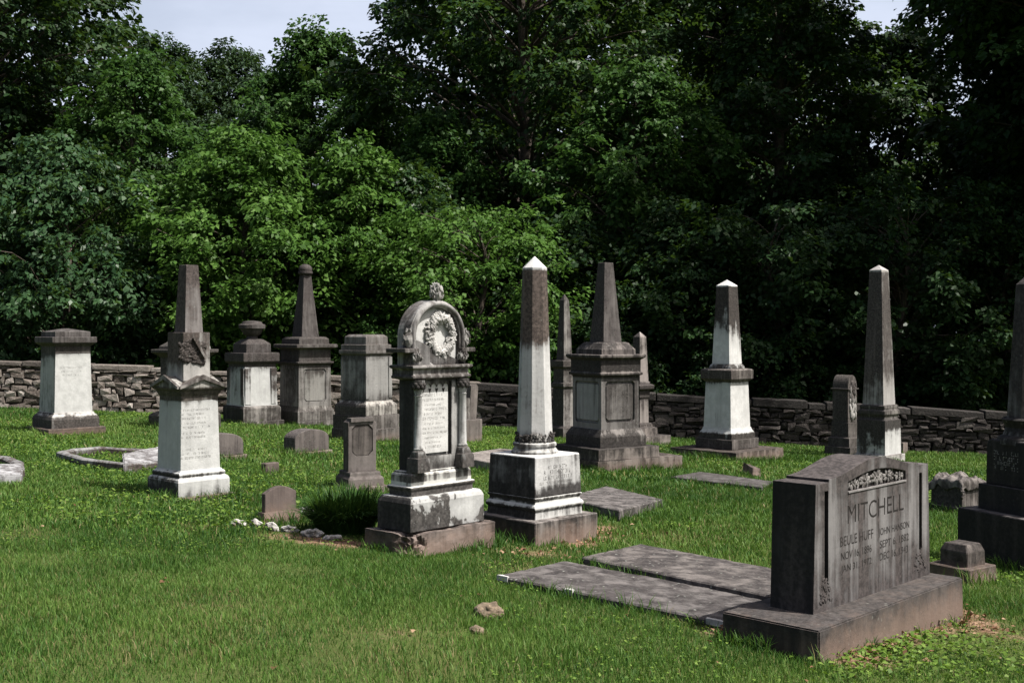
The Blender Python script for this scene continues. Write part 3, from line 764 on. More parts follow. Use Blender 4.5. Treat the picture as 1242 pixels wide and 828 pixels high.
d = m.loft('die', [(521.4, 80), (458.7, 80)], md, bev=0)
_, hw, hd = m.lv(490, 80); z0, z1 = m.z(513, 80), m.z(463, 80)
carve(d, [prism_xz(clipped(-hw * .78, hw * .78, z0, z1, .035), -hd - .1, -hd + .03), prism_yz(clipped(-hd * .82, hd * .82, z0 - .01, z1, .03), -hw - .1, -hw + .03)])
bevel(d, .005)
mpn = m.st('panelled_panel_stone', light=(.24, .225, .215), dark=(.05, .045, .042), prof=((520, .35), (500, .4), (463, .6)), a1=.3, a2=.5)
from_bm('front_panel', prism_xz(clipped(-hw * .7, hw * .7, z0 + .04, z1 - .04, .03), -hd + .012, -hd + .04), mpn, m.root)
sp = from_bm('side_panel', prism_yz(clipped(-hd * .76, hd * .76, z0 + .03, z1 - .04, .025), -hw + .012, -hw + .04), m.st('panelled_side_stone', light=(.36, .355, .345), dark=(.06, .055, .052), prof=((520, .2), (463, .2)), a1=.2), m.root)
m.worn_lines([(-hw * .5, hw * .5, z1 - .13 - i * .06, .03) for i in range(6)], lambda z: -hd + .012, plain('panelled_letters', (.13, .12, .11)), seed=17, dens=.5)
mc = m.st('panelled_cornice_stone', light=(.21, .185, .172), dark=(.038, .033, .031), prof=((459, .75), (453, .3), (450, .8), (437, .75), (433, .35), (415, .45)), left=.2, a1=.35, top=.0)
m.loft('frieze', [(458.7, 80), (456.5, 82), (455.5, 90), (452.8, 90.5), (452, 85), (437, 85), (436, 89), (434, 97), (431, 98), (430.3, 96)], mc)
m.loft('shaft_base', [(430.3, 73), (424, 72.5), (422, 68), (416, 56), (415, 48)], mc)
m.loft('shaft', [(415, 39), (318.6, 18.8), (318.2, 18)], m.st('panelled_shaft_stone', light=(.19, .172, .165), dark=(.06, .052, .05), prof=((415, .35), (318, .5)), left=.35, a1=.28, a2=.45))

# ---- little obelisk to its right
m = Mon('little_obelisk', 'small pointed obelisk on capped pedestal, just right of the massive panelled obelisk', 'monument', 776, 541, 738, 814)
mb = m.st('little_obelisk_base_stone', light=(.33, .29, .265), dark=(.06, .052, .048), prof=((541, .35), (519, .45)), left=.3, a1=.5, scale=4)
m.loft('base', [(541, 76), (530.6, 76)], mb, ground_part=True, rough=(.12, .01))
m.loft('plinth', [(530, 43), (520, 43), (518, 31), (515, 30.5), (513, 26)], mb)
mt = m.st('little_obelisk_stone', light=(.37, .33, .31), dark=(.065, .056, .053), prof=((513, .25), (490, .5), (484, .75), (468, .75), (463, .25), (430, .4), (411, .45), (402, .0)), left=.5, a1=.35, a2=.4)
m.loft('die', [(513, 22), (484, 21)], mt)
m.loft('cornice', [(484, 21), (482, 24), (474, 25), (472, 35), (468, 36), (467, 34), (466, 26), (463, 25)], mt)
m.loft('shaft', [(463, 21.5), (408.5, 16), (402.4, 1)], mt)

# ---- white and black obelisk
m = Mon('stained_obelisk', 'square obelisk with half black half white shaft on a white marble pedestal', 'monument', 893, 561, 846.8, 925.8)
mb = m.st('stained_obelisk_platform_stone', light=(.3, .25, .225), dark=(.06, .05, .045), prof=((561, .35), (549, .5)), left=.2, soil=.4, a1=.5, scale=4)
P0 = gp(898, 561); lu, ru = (818 - CX) / F, (955 - CX) / F
wp = (ru * P0.y - P0.x) / (math.cos(m.th) - ru * math.sin(m.th)); dp = (P0.x - lu * P0.y) / (math.sin(m.th) + lu * math.cos(m.th))
hw, hd = m.w / 2, m.d / 2
bm = box_bm(-wp / 2, wp / 2, -dp / 2, dp / 2, -.22, m.z(549.5)); roughen(bm, .12, .009, 5)
# the platform is centred under the monument; the monument is set back on it
m.root.location += m.ex * (wp / 2 - hw) + m.ey * (dp / 2 - hd); m.C = Vector(m.root.location)
FOOT.append((m.C.x, m.C.y, m.th, wp / 2, dp / 2))
from_bm('platform', bm, mb, m.root)
sc_ = 1.035
m.loft('step', [(549.2, 79), (537, 79)], m.st('stained_obelisk_step_stone', light=(.24, .215, .2), dark=(.06, .053, .048), prof=((549, .5), (537, .5)), left=.2), rough=(.12, .005))
m.loft('plinth', [(536.6, 69.5), (530, 69.5), (528.5, 67), (527, 64), (524, 60.5), (522.5, 60)], m.st('stained_obelisk_plinth_marble', dark=(.06, .053, .048), prof=((537, .85), (530, .75), (527.5, .35), (525, -.1), (522, -.1)), a1=.3, top=-.35))
md = m.st('stained_obelisk_die_marble', light=(.62, .62, .61), prof=((522, .1), (490, .15), (472, .25), (466, .5)), left=.0, a1=.5, a2=.3, dark=(.06, .054, .05), soft=.12, seed=5.3)
m.loft('die', [(522.3, 58), (465, 53)], md)
m.loft('cornice', [(465, 53), (463, 60), (461.5, 65.5), (450.5, 66), (449.5, 62), (448.5, 50)], m.st('stained_obelisk_cornice_stone', light=(.3, .27, .25), dark=(.07, .06, .055), prof=((465, .6), (449, .6)), left=.1, top=-.1))
m.loft('collar', [(448.7, 45), (446, 44), (444, 41), (442.5, 38.5)], m.st('stained_obelisk_collar_marble', prof=((449, .65), (442, .35)), a1=.4, dark=(.06, .054, .05)))
m.loft('shaft', [(442.5, 37), (345.5, 26.5), (344.5, 26), (338, 1)], m.st('stained_obelisk_shaft_marble', light=(.64, .64, .63), dark=(.058, .05, .046), prof=((442, .05), (420, .15), (405, .35), (390, .6), (360, .85), (346, .8), (344, .1), (338, .0)), front=.08, a1=.35, a2=.4, soft=.12, top=-.3, seed=1.9))

# ---- stub
m = Mon('stone_stub', 'small broken upright stub of brown stone in the grass behind the far flat slab', 'marker', 909, 578, 903, 920, 45)
bm = loft_bm([[(-.1, -.09, -.15), (.1, -.09, -.15), (.1, .09, -.15), (-.1, .09, -.15)], [(-.09, -.08, .13), (.11, -.08, .1), (.11, .08, .15), (-.09, .08, .2)]]); roughen(bm, .05, .016, 9, 2.2)
from_bm('body', bm, m.st('stone_stub_stone', light=(.25, .2, .18), dark=(.07, .058, .052), prof=((578, .4), (560, .5)), soil=.3), m.root)

# ---- flat ledger slabs
def ledger(label, corners, thick, mat, seed, joints=0, name='ledger_slab', ztop=None, grow=0.0):
    pts = [gp(*c) if not isinstance(c, Vector) else c for c in corners]
    cen = sum(pts, Vector()) / len(pts)
    o = empty(name, cen, 0, label, 'grave slab', 'flat ledger slabs in the lawn')
    loc = [p - cen for p in pts]
    n = Vector((loc[1] - loc[0])).cross(loc[-1] - loc[0]).normalized()
    if n.z < 0: n = -n
    bm = bmesh.new()
    a = [bm.verts.new(p - Vector((0, 0, .06))) for p in loc]; b = [bm.verts.new(p + Vector((0, 0, thick))) for p in loc]
    k = len(loc); bm.faces.new(a[::-1]); bm.faces.new(b)
    for i in range(k): bm.faces.new((a[i], a[(i+1) % k], b[(i+1) % k], b[i]))
    bmesh.ops.recalc_face_normals(bm, faces=bm.faces)
    bmesh.ops.bevel(bm, geom=bm.edges[:], offset=.01, segments=1, affect='EDGES')
    roughen(bm, .05, .0045, 13, seed)
    from_bm('slab', bm, mat, o)
    POLYS.append([(p.x, p.y) for p in pts])
    return o, loc

def slab_mat(name, seed, light=(.17, .155, .15), dark=(.05, .044, .043)):
    return stone(name, light=light, dark=dark, prof=((0, .45), (1, .45)), a1=.95, a2=.3, top=.0, seed=seed, scale=7, bump=1.0, streak=3, spots=.8, soft=.22)

def shift(corners, thick):
    """corner pixels of the top edge -> ground points"""
    out = []
    for px, py in corners:
        u, v = (px - CX) / F, (py - HY) / F
        d = EYE / v
        for _ in range(20): d = (EYE - ground(u * d, d) - thick) / v
        out.append(Vector((u * d, d, ground(u * d, d))))
    return out
A = shift([(603, 697.5), (862, 751), (933, 727), (684, 679.5)], .05)
A[1] = A[0] + (A[1] - A[0]) * 1.14; A[2] = A[3] + (A[1] - A[0])
for p in A: p.z = ground(p.x, p.y)
o, loc = ledger('long flat slab with white chipped edge, nearest to the big name stone', A, .05, slab_mat('ledger_front_stone', 1.0), 1.0)
e0, e1 = loc[0], loc[1]; cb = bmesh.new(); R = random.Random(5)
for t0, t1 in ((0.0, .05), (.3, .34), (.86, .93)):
    p, q = e0.lerp(e1, t0), e0.lerp(e1, t1); dr = (q - p).normalized(); nn = Vector((-dr.y, dr.x, 0))
    pts = [p - nn * .004, q - nn * .004, q + nn * .02, p.lerp(q, .6) + nn * .03, p + nn * .022]
    vs = [cb.verts.new(w_ + Vector((0, 0, .0545))) for w_ in pts]; lw = [cb.verts.new(w_ + Vector((0, 0, .02))) for w_ in pts]
    cb.faces.new(vs)
    for i in range(5): cb.faces.new((lw[i], lw[(i+1) % 5], vs[(i+1) % 5], vs[i]))
roughen(cb, .03, .006, 20)
from_bm('chipped_edge', cb, plain('ledger_chip_white', (.36, .355, .345)), o)
A = shift([(705, 675), (933, 722), (1010, 703), (777, 659)], .085)
A[2] = A[3] + (A[1] - A[0])
for p in A: p.z = ground(p.x, p.y)
ledger('second long flat slab, raised a little higher, lying behind the nearest one', A, .085, slab_mat('ledger_second_stone', 2.0, (.19, .17, .16)), 2.0)
A = shift([(751, 618.5), (804, 605), (735, 589), (682, 603)], .11)
mm_ = slab_mat('ledger_raised_stone', 3.0, (.21, .192, .185), (.06, .054, .052))
ledger('thick flat slab in three lengths directly right of the octagonal obelisk', A, .11, mm_, 3.0)
A = shift([(813.6, 577.5), (924.6, 590), (939, 583.5), (849, 571.5)], .06)
ledger('thin dark flat slab in the far lawn in front of the stained obelisk', A, .06, slab_mat('ledger_far_stone', 4.0, (.15, .14, .137)), 4.0)
A = shift([(548, 552), (604, 562), (668, 549), (606, 543.5)], .13)
ledger('pale flat slab half hidden behind the arched monument and the octagonal obelisk', A, .13, slab_mat('ledger_pale_stone', 5.0, (.36, .325, .3), (.17, .15, .14)), 5.0)

# ---- MITCHELL stone
m = Mon('name_headstone', 'wide grey granite headstone lettered MITCHELL on a heavy base, nearest right', 'headstone', 993.5, 806, 887, 1168, 46, d=.60)
zb = m.z(765)
mbs = m.st('name_stone_base_granite', light=(.155, .14, .133), dark=(.055, .049, .047), prof=((806, .35), (765, .5)), left=.5, soil=.6, a1=.3, a2=.35, top=.1, bump=.35, soft=.25, blackside=.8)
hw, hd = m.w / 2, m.d / 2
bm = box_bm(-hw, hw, -hd, hd, -.15, zb); bmesh.ops.bevel(bm, geom=bm.edges[:], offset=.008, segments=2, affect='EDGES'); roughen(bm, .09, .003, 8)
from_bm('base', bm, mbs, m.root)
# die: solve its footprint on top of the base
def on_plane(px, py, zloc):
    v = (py - HY) / F; dep = (EYE - m.P.z - zloc) / v
    w_ = Vector(((px - CX) / F * dep, dep, 0)) - Vector((m.C.x, m.C.y, 0))
    return Vector((w_.dot(m.ex), w_.dot(m.ey)))
q = on_plane(986.4, 745, zb); qr = on_plane(1124.8, 695, zb)
yf = q.y; x0 = q.x; x1 = qr.x
ql = m.hit(934, 734, xplane=x0); dd = min(max(ql.y - yf, .24), .36)
zs = m.hit(992.8, 587, yplane=yf).z
rise = .08; bat = .028
xc = (x0 + x1) / 2; W = (x1 - x0) / 2
top = []
sh = .13 * W * 2 * .75
top.append((W - bat, zs)); top.append((W - bat - sh, zs)); top.append((W - bat - sh, zs + .016))
for i in range(1, 28):
    x = (W - bat - sh) * (1 - 2 * i / 28); top.append((x, zs + .016 + rise * (.5 + .5 * math.cos(PI * x / (W - bat - sh)))))
top += [(-(W - bat - sh), zs + .016), (-(W - bat - sh), zs), (-(W - bat), zs)]
pts = [(xc - W, zb - .003), (xc + W, zb - .003)] + [(xc + x, z_) for x, z_ in top]
m.last = None
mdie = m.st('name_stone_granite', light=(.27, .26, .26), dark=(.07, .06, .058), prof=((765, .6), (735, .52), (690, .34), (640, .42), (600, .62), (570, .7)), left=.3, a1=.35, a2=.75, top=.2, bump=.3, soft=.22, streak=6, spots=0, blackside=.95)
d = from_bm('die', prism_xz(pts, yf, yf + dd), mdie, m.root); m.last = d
def fh(px, py): 
    h = m.hit(px, py, yplane=yf); return h.x, h.z
cut = []
for (pa, pb) in (((1000.3, 596), (1004.7, 705)), ((1114.8, 573.5), (1118.2, 666))):
    xa, za = fh(*pa); xb, zb_ = fh(*pb); cut.append(box_bm(xa, xb, yf - .05, yf + .025, zb_, za))
# floral band recess: bottom edge straight, top edge arched
bl = fh(1028.5, 596); br = fh(1098.5, 582); tl = fh(1027.3, 585.5); trr = fh(1098.5, 570)
zbt = (bl[1] + br[1]) / 2; zto = (tl[1] + trr[1]) / 2
band = [(bl[0], zbt), (br[0], zbt)] + [(br[0] + (bl[0] - br[0]) * i / 14, zto + .045 * math.sin(PI * i / 14)) for i in range(15)]
cut.append(prism_xz(band, yf - .05, yf + .022))
carve(d, cut)
bevel(d, .006, 2, 25)
bk = [(x, z_) for x, z_ in band]
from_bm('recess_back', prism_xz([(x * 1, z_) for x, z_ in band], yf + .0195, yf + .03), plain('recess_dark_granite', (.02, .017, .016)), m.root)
fl = bmesh.new(); R = random.Random(44); bw = br[0] - bl[0]
for i in range(5):
    cxx = bl[0] + bw * (i + .5) / 5; top_ = zto + .045 * math.sin(PI * (i + .5) / 5); czz = (zbt + top_) / 2; hh = (top_ - zbt) / 2
    for j in range(7):
        a = 2 * PI * j / 7 + i
        blob(fl, (cxx + math.cos(a) * bw / 17, yf + .012, czz + math.sin(a) * hh * .5), min(hh, bw / 10) * R.uniform(.3, .5), 1.3, .35, .75, Matrix.Rotation(-a + R.uniform(-.6, .6), 3, 'Y'), 2, .5)
    blob(fl, (cxx, yf + .007, czz), hh * .24, 1, .5, 1)
    for j in range(5):
        sx = R.choice((-1, 1)); blob(fl, (cxx + sx * bw / R.uniform(9.5, 13), yf + .016, czz + R.uniform(-.7, .7) * hh), hh * R.uniform(.2, .34), .6, .25, 1.4, Matrix.Rotation(R.uniform(-1.4, 1.4), 3, 'Y'), 2, .5)
from_bm('floral_band', fl, m.st('floral_band_granite', light=(.27, .255, .245), dark=(.075, .066, .062), prof=((600, .35), (570, .35)), a1=.45, scale=14, top=-.2), d)
eb = bmesh.new()
box_bm(bl[0], br[0], yf - .006, yf + .01, zbt - .007, zbt + .002, eb)
from_bm('band_edge', eb, m.st('band_edge_granite', light=(.3, .285, .28), dark=(.15, .135, .13), prof=((600, .2), (570, .2))), m.root)
for pa, pb, sd in (((994, 703), (1008.5, 728), 2), ((1109, 667), (1121.5, 690), 3)):
    xa, za = fh(*pa); xb, zb2 = fh(*pb); lb = bmesh.new(); R = random.Random(sd)
    for i in range(26):
        t = R.random(); x = (xa + xb) / 2 + (R.random() - .5) * (xb - xa) * (.35 + t * .9); z_ = za + (zb2 - za) * t
        blob(lb, (x, yf - .001, z_), R.uniform(.008, .015), 1.5, .3, .65, Matrix.Rotation(R.uniform(-1.3, 1.3), 3, 'Y'))
    from_bm('leaf_ornament', lb, mdie, d)
a = fh(1028, 634.5); b_ = fh(1096, 619); t_ = fh(1027, 612)
SMALL = plain('small_letter_granite', (.022, .019, .018), var=.4)
TX = []
TX.append((lambda **kw: m.text('MITCHELL', a[0], b_[0], (a[1] + b_[1]) / 2, (t_[1] - a[1]) * .98, yf, part='family_name', **kw)))
TX.append((lambda **kw: m.text('BEULE HUFF', *[fh(1019, 663)[0], fh(1059, 652)[0]], fh(1019, 663)[1], .056, yf, SMALL, part='given_name', **kw)))
TX.append((lambda **kw: m.text('NOV 16, 1896', *[fh(1020, 681)[0], fh(1057, 668)[0]], fh(1020, 681)[1], .052, yf, SMALL, part='birth_date', **kw)))
TX.append((lambda **kw: m.text('JAN 31, 1972', *[fh(1020, 697)[0], fh(1057, 684)[0]], fh(1020, 697)[1], .052, yf, SMALL, part='death_date', **kw)))
TX.append((lambda **kw: m.text('JOHN HANSON', *[fh(1065.5, 652)[0], fh(1102.5, 640)[0]], fh(1065.5, 652)[1], .056, yf, SMALL, part='given_name', **kw)))
TX.append((lambda **kw: m.text('SEPT 6, 1882', *[fh(1067, 665.5)[0], fh(1102, 654)[0]], fh(1067, 666)[1], .052, yf, SMALL, part='birth_date', **kw)))
TX.append((lambda **kw: m.text('DEC 16, 1943', *[fh(1067, 680.5)[0], fh(1101, 668)[0]], fh(1067, 681)[1], .052, yf, SMALL, part='death_date', **kw)))
d.modifiers.clear(); bevel(d, .006, 2, 25); bpy.context.view_layer.update()
nv = len(d.data.polygons)
carve(d, [TX[0](cut_into=True)])
print('DIE', nv, len(d.data.polygons))
d.modifiers.clear()
for i, tx in enumerate(TX): tx(cut_into=False if i == 0 else None)
MITCH = m

# ---- small arched monument at right
m = Mon('small_arched_monument', 'small dark monument with rounded hood and carved drape, left of the tall right hand obelisk', 'monument', 1031, 554, 1000, 1049)
mt = m.st('small_arched_stone', light=(.26, .235, .22), dark=(.075, .066, .06), prof=((554, .5), (455, .5)), left=.25, a2=.4)
m.loft('base', [(554, 49), (543, 49)], mt, ground_part=True)
m.loft('plinth', [(542.6, 41), (532, 40.5), (530.5, 36)], mt)
m.loft('lower_block', [(530.5, 33), (513, 32.5)], mt)
z0, hw, hd = m.lv(513, 30); zsp, zap = m.z(471, 30), m.z(455, 30)
pts = [(-hw, z0 - .003), (hw, z0 - .003), (hw, zsp)] + [(hw * math.cos(PI * i / 18), zsp + (zap - zsp) * math.sin(PI * i / 18)) for i in range(1, 18)] + [(-hw, zsp)]
bevel(from_bm('hood', prism_xz(pts, -hd, hd), mt, m.root), .01, 2, 40)
o = from_bm('hood_ledge', box_bm(-hw - .03, hw + .03, -hd - .025, hd + .025, zsp - .03, zsp), mt, m.root); bevel(o, .008)
bm = bmesh.new(); R = random.Random(2)
for i in range(60):
    x = R.uniform(-hw * .6, hw * .6); zz_ = R.uniform(z0 + .08 + abs(x) * .6, zsp + .08)
    blob(bm, (x, -hd - .005, zz_), R.uniform(.03, .06), .6, .5, 1.8)
from_bm('carved_drape', bm, m.st('carved_drape_marble', light=(.42, .41, .39), dark=(.08, .07, .065), prof=((513, .0), (490, .2), (470, .6)), a1=.3), m.root, True)

# ---- tall right-hand obelisk
m = Mon('tall_obelisk', 'tall thin dark obelisk with white stained pedestal behind the big name stone', 'monument', 1075, 561, 1034, 1098)
m.loft('base', [(561, 64), (553, 64)], m.st('tall_obelisk_base_stone', light=(.5, .48, .46), dark=(.1, .09, .083), prof=((561, .3), (553, .3))), ground_part=True, rough=(.12, .006))
m.loft('die', [(552.6, 54), (510, 53)], m.st('tall_obelisk_die_marble', light=(.62, .62, .61), dark=(.055, .05, .047), prof=((553, .1), (535, .25), (525, .42), (518, .8), (510, .9)), left=.28, a1=.55, a2=.3, soft=.12))
m.loft('moulding', [(510, 50), (508, 46), (506, 46), (503, 51), (499, 51), (497, 45.5), (495, 47), (492.5, 47), (491.5, 43)], m.st('tall_obelisk_moulding_stone', light=(.3, .28, .26), dark=(.06, .053, .05), prof=((510, .6), (492, .45)), left=.2))
m.loft('shaft', [(491.5, 40), (328, 23.5), (327, 23), (321.5, 1)], m.st('tall_obelisk_shaft_marble', light=(.4, .385, .37), dark=(.08, .07, .065), prof=((491, .2), (470, .3), (450, .6), (380, .65), (329, .6), (327, .0), (321, .0)), left=.2, a1=.3, a2=.4, top=-.3))

# ---- footstone
m = Mon('foot_stone', 'thin upright foot stone at the wall just right of the tall thin obelisk', 'marker', 1095.5, 552, 1094.5, 1101, 45, d=.08)
m.loft('body', [(552, 6.5), (537, 6.5)], m.st('foot_stone_stone', light=(.3, .25, .225), dark=(.1, .085, .075), prof=((552, .3), (537, .4))), ground_part=True)

# ---- draped box stone
m = Mon('draped_block', 'low square block draped with carved cloth, between the name stone and the frame edge obelisk', 'monument', 1168, 626, 1123, 1200)
mt = m.st('draped_block_stone', light=(.27, .24, .225), dark=(.06, .052, .047), prof=((626, .35), (615, .4), (600, .55), (588, .5)), left=.45, a1=.35)
m.loft('base', [(626, 77), (617, 77), (616, 74)], mt, ground_part=True)
m.loft('block', [(615.6, 65), (589, 64)], mt)
zt, hw, hd = m.lv(589, 64)
gx = bmesh.new(); NX = 46
grid = {}
for i in range(NX + 1):
    for j in range(NX + 1):
        a = (i / NX * 2 - 1); b = (j / NX * 2 - 1); X_, Y_ = a * hw * 1.38, b * hd * 1.38
        ov = max(abs(X_) - hw, 0) + max(abs(Y_) - hd, 0)
        cx_, cy_ = max(-hw - .012, min(hw + .012, X_)), max(-hd - .012, min(hd + .012, Y_))
        fold = mnoise.fractal(Vector((X_ * 8, Y_ * 8, 2)), 1, 2, 4)
        z_ = zt + .015 + .085 * max(0, 1 - (abs(a) ** 2.2 + abs(b) ** 2.2) * .9) + .06 * fold - ov * .8 * (1 + 1.3 * mnoise.noise(Vector((X_ * 9, Y_ * 9, 7))))
        off = .014 * fold if ov > 0 else 0
        nx_ = math.copysign(off + ov * .12, X_) if abs(X_) > hw else 0; ny_ = math.copysign(off + ov * .12, Y_) if abs(Y_) > hd else 0
        grid[i, j] = gx.verts.new((cx_ + nx_, cy_ + ny_, z_))
for i in range(NX):
    for j in range(NX): gx.faces.new((grid[i, j], grid[i+1, j], grid[i+1, j+1], grid[i, j+1]))
o = from_bm('carved_cloth', gx, m.st('carved_cloth_stone', light=(.24, .215, .2), dark=(.06, .052, .048), prof=((600, .5), (572, .42)), a1=.5, top=-.05, scale=9), m.root, True)
sm = o.modifiers.new('t', 'SOLIDIFY'); sm.thickness = .02; sm.offset = -1

# ---- small bevelled stone on base
m = Mon('chamfered_marker', 'small chamfered brown stone on a square footing right of the name stone', 'headstone', 1176, 711, 1126, 1209)
mt = m.st('bevelled_marker_stone', light=(.24, .21, .19), dark=(.055, .047, .043), prof=((711, .3), (690, .55), (655, .45)), left=.35, a1=.45, soil=.6, scale=4)
m.loft('base', [(711, 83), (691, 83)], mt, ground_part=True, rough=(.06, .008))
m.loft('block', [(690.4, 55), (671, 55), (661, 43), (660.4, 38)], mt, rough=(.05, .004, 9))

# ---- obelisk cut by the right frame edge
m = Mon('frame_edge_obelisk', 'great black stained obelisk on stepped blocks, cut off by the right frame edge', 'monument', 1252, 702, 1161, 1343)
mt = m.st('frame_edge_obelisk_stone', blackside=.75, light=(.16, .145, .14), dark=(.03, .026, .025), prof=((702, .6), (632, .7), (535, .7)), left=.25, a1=.4, top=-.35, spots=.15)
m.loft('base', [(702, 182), (632, 182)], mt, ground_part=True, rough=(.1, .006))
m.loft('plinth', [(631.6, 130), (596, 129)], mt)
z0, hw, hd = m.lv(595.6, 112); zt = m.z(537, 107)
r_ = .06; pts = [(-hw, z0 - .003), (hw, z0 - .003)] + [(hw * .96 - r_ + r_ * math.cos(PI / 2 * i / 6), zt - r_ + r_ * math.sin(PI / 2 * i / 6)) for i in range(7)] + [(-hw * .96 + r_ - r_ * math.sin(PI / 2 * i / 6), zt - r_ + r_ * math.cos(PI / 2 * i / 6)) for i in range(7)]
bm = prism_yz(pts, -hw, hw)
bevel(from_bm('die', bm, mt, m.root), .02, 3, 30)
m.worn_lines([(-hw * .6, hw * .45, z0 + (zt - z0) * q_, .03) for q_ in (.68, .56, .46, .36)], lambda z: -hw, plain('frame_edge_letters', (.26, .25, .24)), seed=3, dens=.6, side=True)
m.lathe('collar', [(538, 76), (533, 76), (530.5, 74), (527, 62), (518, 56), (512, 62), (508.5, 66), (506, 60)], m.st('frame_edge_collar_stone', light=(.3, .285, .28), dark=(.03, .027, .025), prof=((538, .5), (530, .5), (520, .85), (506, .6)), a1=.4), n=40)
m.lathe('shaft', [(507, 57), (345, 35), (330, 1)], m.st('frame_edge_shaft_marble', light=(.24, .23, .225), dark=(.05, .044, .042), prof=((507, .5), (450, .6), (400, .75), (340, .7)), a1=.35, a2=.4), n=8, rot=.5, smooth=False, bev=.004)

# ---- cradle graves
def cradle(label, outline, hgt, width, mat, head=None):
    pts = [gp(*p) for p in outline]; cen = sum(pts, Vector()) / len(pts)
    o = empty('cradle_grave', cen, 0, label, 'grave kerb', 'stone cradle graves')
    n = len(pts); P = [Vector((p.x - cen.x, p.y - cen.y, p.z - cen.z)) for p in pts]
    bm = bmesh.new(); rows_ = []
    for i in range(n):
        a, b, c = P[i-1], P[i], P[(i+1) % n]
        t = ((b - a).normalized() + (c - b).normalized()); t.z = 0; t.normalize(); nn = Vector((-t.y, t.x, 0))
        if nn.dot(-b) < 0: nn = -nn
        rows_.append([bm.verts.new(b + Vector((0, 0, -.1))), bm.verts.new(b + nn * .01 + Vector((0, 0, hgt * .85))), bm.verts.new(b + nn * .03 + Vector((0, 0, hgt))),
                      bm.verts.new(b + nn * (width - .03) + Vector((0, 0, hgt))), bm.verts.new(b + nn * width + Vector((0, 0, hgt * .8))), bm.verts.new(b + nn * width + Vector((0, 0, -.1)))])
    for i in range(n):
        r0, r1 = rows_[i], rows_[(i+1) % n]
        for k in range(6): bm.faces.new((r0[k], r0[(k+1) % 6], r1[(k+1) % 6], r1[k]))
    roughen(bm, .12, .006, 6, hgt * 9)
    from_bm('kerb', bm, mat, o)
    if head:
        hp = [gp(*p) - cen for p in head]; hp = [Vector((p.x, p.y, p.z)) for p in hp]
        hb = bmesh.new(); lo = [hb.verts.new(p + Vector((0, 0, -.1))) for p in hp]; up = [hb.verts.new(p * .98 + Vector((0, 0, hgt * (1.05 if i in (0, 1) else 1.4)))) for i, p in enumerate(hp)]
        k = len(hp); hb.faces.new(lo[::-1]); hb.faces.new(up)
        for i in range(k): hb.faces.new((lo[i], lo[(i+1) % k], up[(i+1) % k], up[i]))
        bmesh.ops.recalc_face_normals(hb, faces=hb.faces)
        bmesh.ops.bevel(hb, geom=hb.edges[:], offset=.015, segments=2, affect='EDGES'); roughen(hb, .1, .008, 6)
        from_bm('head_block', hb, stone('cradle_head_marble', light=(.45, .45, .46), dark=(.11, .1, .1), prof=((0, .5), (1, .35)), a1=.6, H=.3, top=.0, scale=5, soft=.2), o)
    return o
mcr = stone('cradle_kerb_stone', light=(.3, .3, .3), dark=(.085, .07, .064), prof=((0, .8), (.45, .7), (.8, .5), (1, .45)), H=.11, top=-.1, a1=.35, seed=3)
cradle('pointed oval grave kerb of pale stone left of the gabled obelisk', [(67, 557), (98, 566.5), (155, 573), (196, 570), (196, 554), (152, 551.5), (120, 550), (86, 553)], .1, .13, mcr, [(150, 573.5), (196, 570), (196, 553), (149, 563)])
cradle('white broken grave kerb cut off by the left edge of the photo', [(-75, 586), (-20, 587), (24, 586), (31, 579), (30, 570), (15, 563), (-20, 560), (-75, 561), (-100, 572)], .10, .14, mcr, [(-30, 588), (28, 587.5), (29, 578), (-32, 577)])

# ---- rocks
rockm = stone('edging_rock_stone', light=(.52, .5, .47), dark=(.13, .115, .1), prof=((0, .45), (1, .2)), H=.1, a1=.5, top=-.1, scale=9, soft=.2)
ROCKLBL = ['flat grey rock at the left end of the edging row', 'sharp white rock beside the base of the small bedded headstone', 'long white rock second along in front of the small bedded headstone',
           'buff rock in the middle of the edging row', 'bright white slanting rock in front of the grass clump', 'grey blue rock at the right end of the edging row beside the arched base',
           'rough grey rock behind the edging row at the edge of the grass clump']
for (px, py, w_, h_), lb_ in zip(((289, 637, 9, .05), (310.5, 638.5, 9, .06), (330, 642.5, 10, .055), (352, 645.5, 10, .05), (379, 651, 12, .06), (403, 655.5, 11, .045), (374, 624, 14, .07)), ROCKLBL):
    p = gp(px, py); s_ = w_ / F * p.y
    bm = bmesh.new(); blob(bm, (0, 0, 0), 1, s_ * 1.15, s_ * .6, h_ * .75, sub=3, jit=.55)
    for v in bm.verts: v.co += v.co.normalized() * .008 * mnoise.noise(v.co * 30)
    o = from_bm('edging_rock', bm, rockm); o.location = p + Vector((0, 0, h_ * .35)); o.rotation_euler = (random.uniform(-.2, .2), random.uniform(-.2, .2), math.radians(-35) + random.uniform(-.3, .3))
    setp(o, lb_, 'rock', 'rocks edging the planted bed')
tanm = stone('field_rock_stone', light=(.36, .29, .2), dark=(.17, .13, .09), prof=((0, .4), (1, .4)), H=.1, a1=.5, scale=14, soft=.25)
for px, py, w_, h_, lb_ in ((592, 746, 18, .055, 'larger flat tan rock bedded in the near grass left of the long slabs'), (578, 767, 9, .03, 'smaller tan rock in the near grass just below the larger one')):
    p = gp(px, py); s_ = w_ / F * p.y
    bm = bmesh.new(); blob(bm, (0, 0, 0), 1, s_, s_ * .8, h_, sub=4, jit=.22)
    for v in bm.verts: v.co += v.co.normalized() * .012 * mnoise.fractal(v.co * 24, 1, 2, 3)
    o = from_bm('field_rock', bm, tanm); o.location = p + Vector((0, 0, h_ * .4)); setp(o, lb_, 'rock', 'tan rocks in the grass')

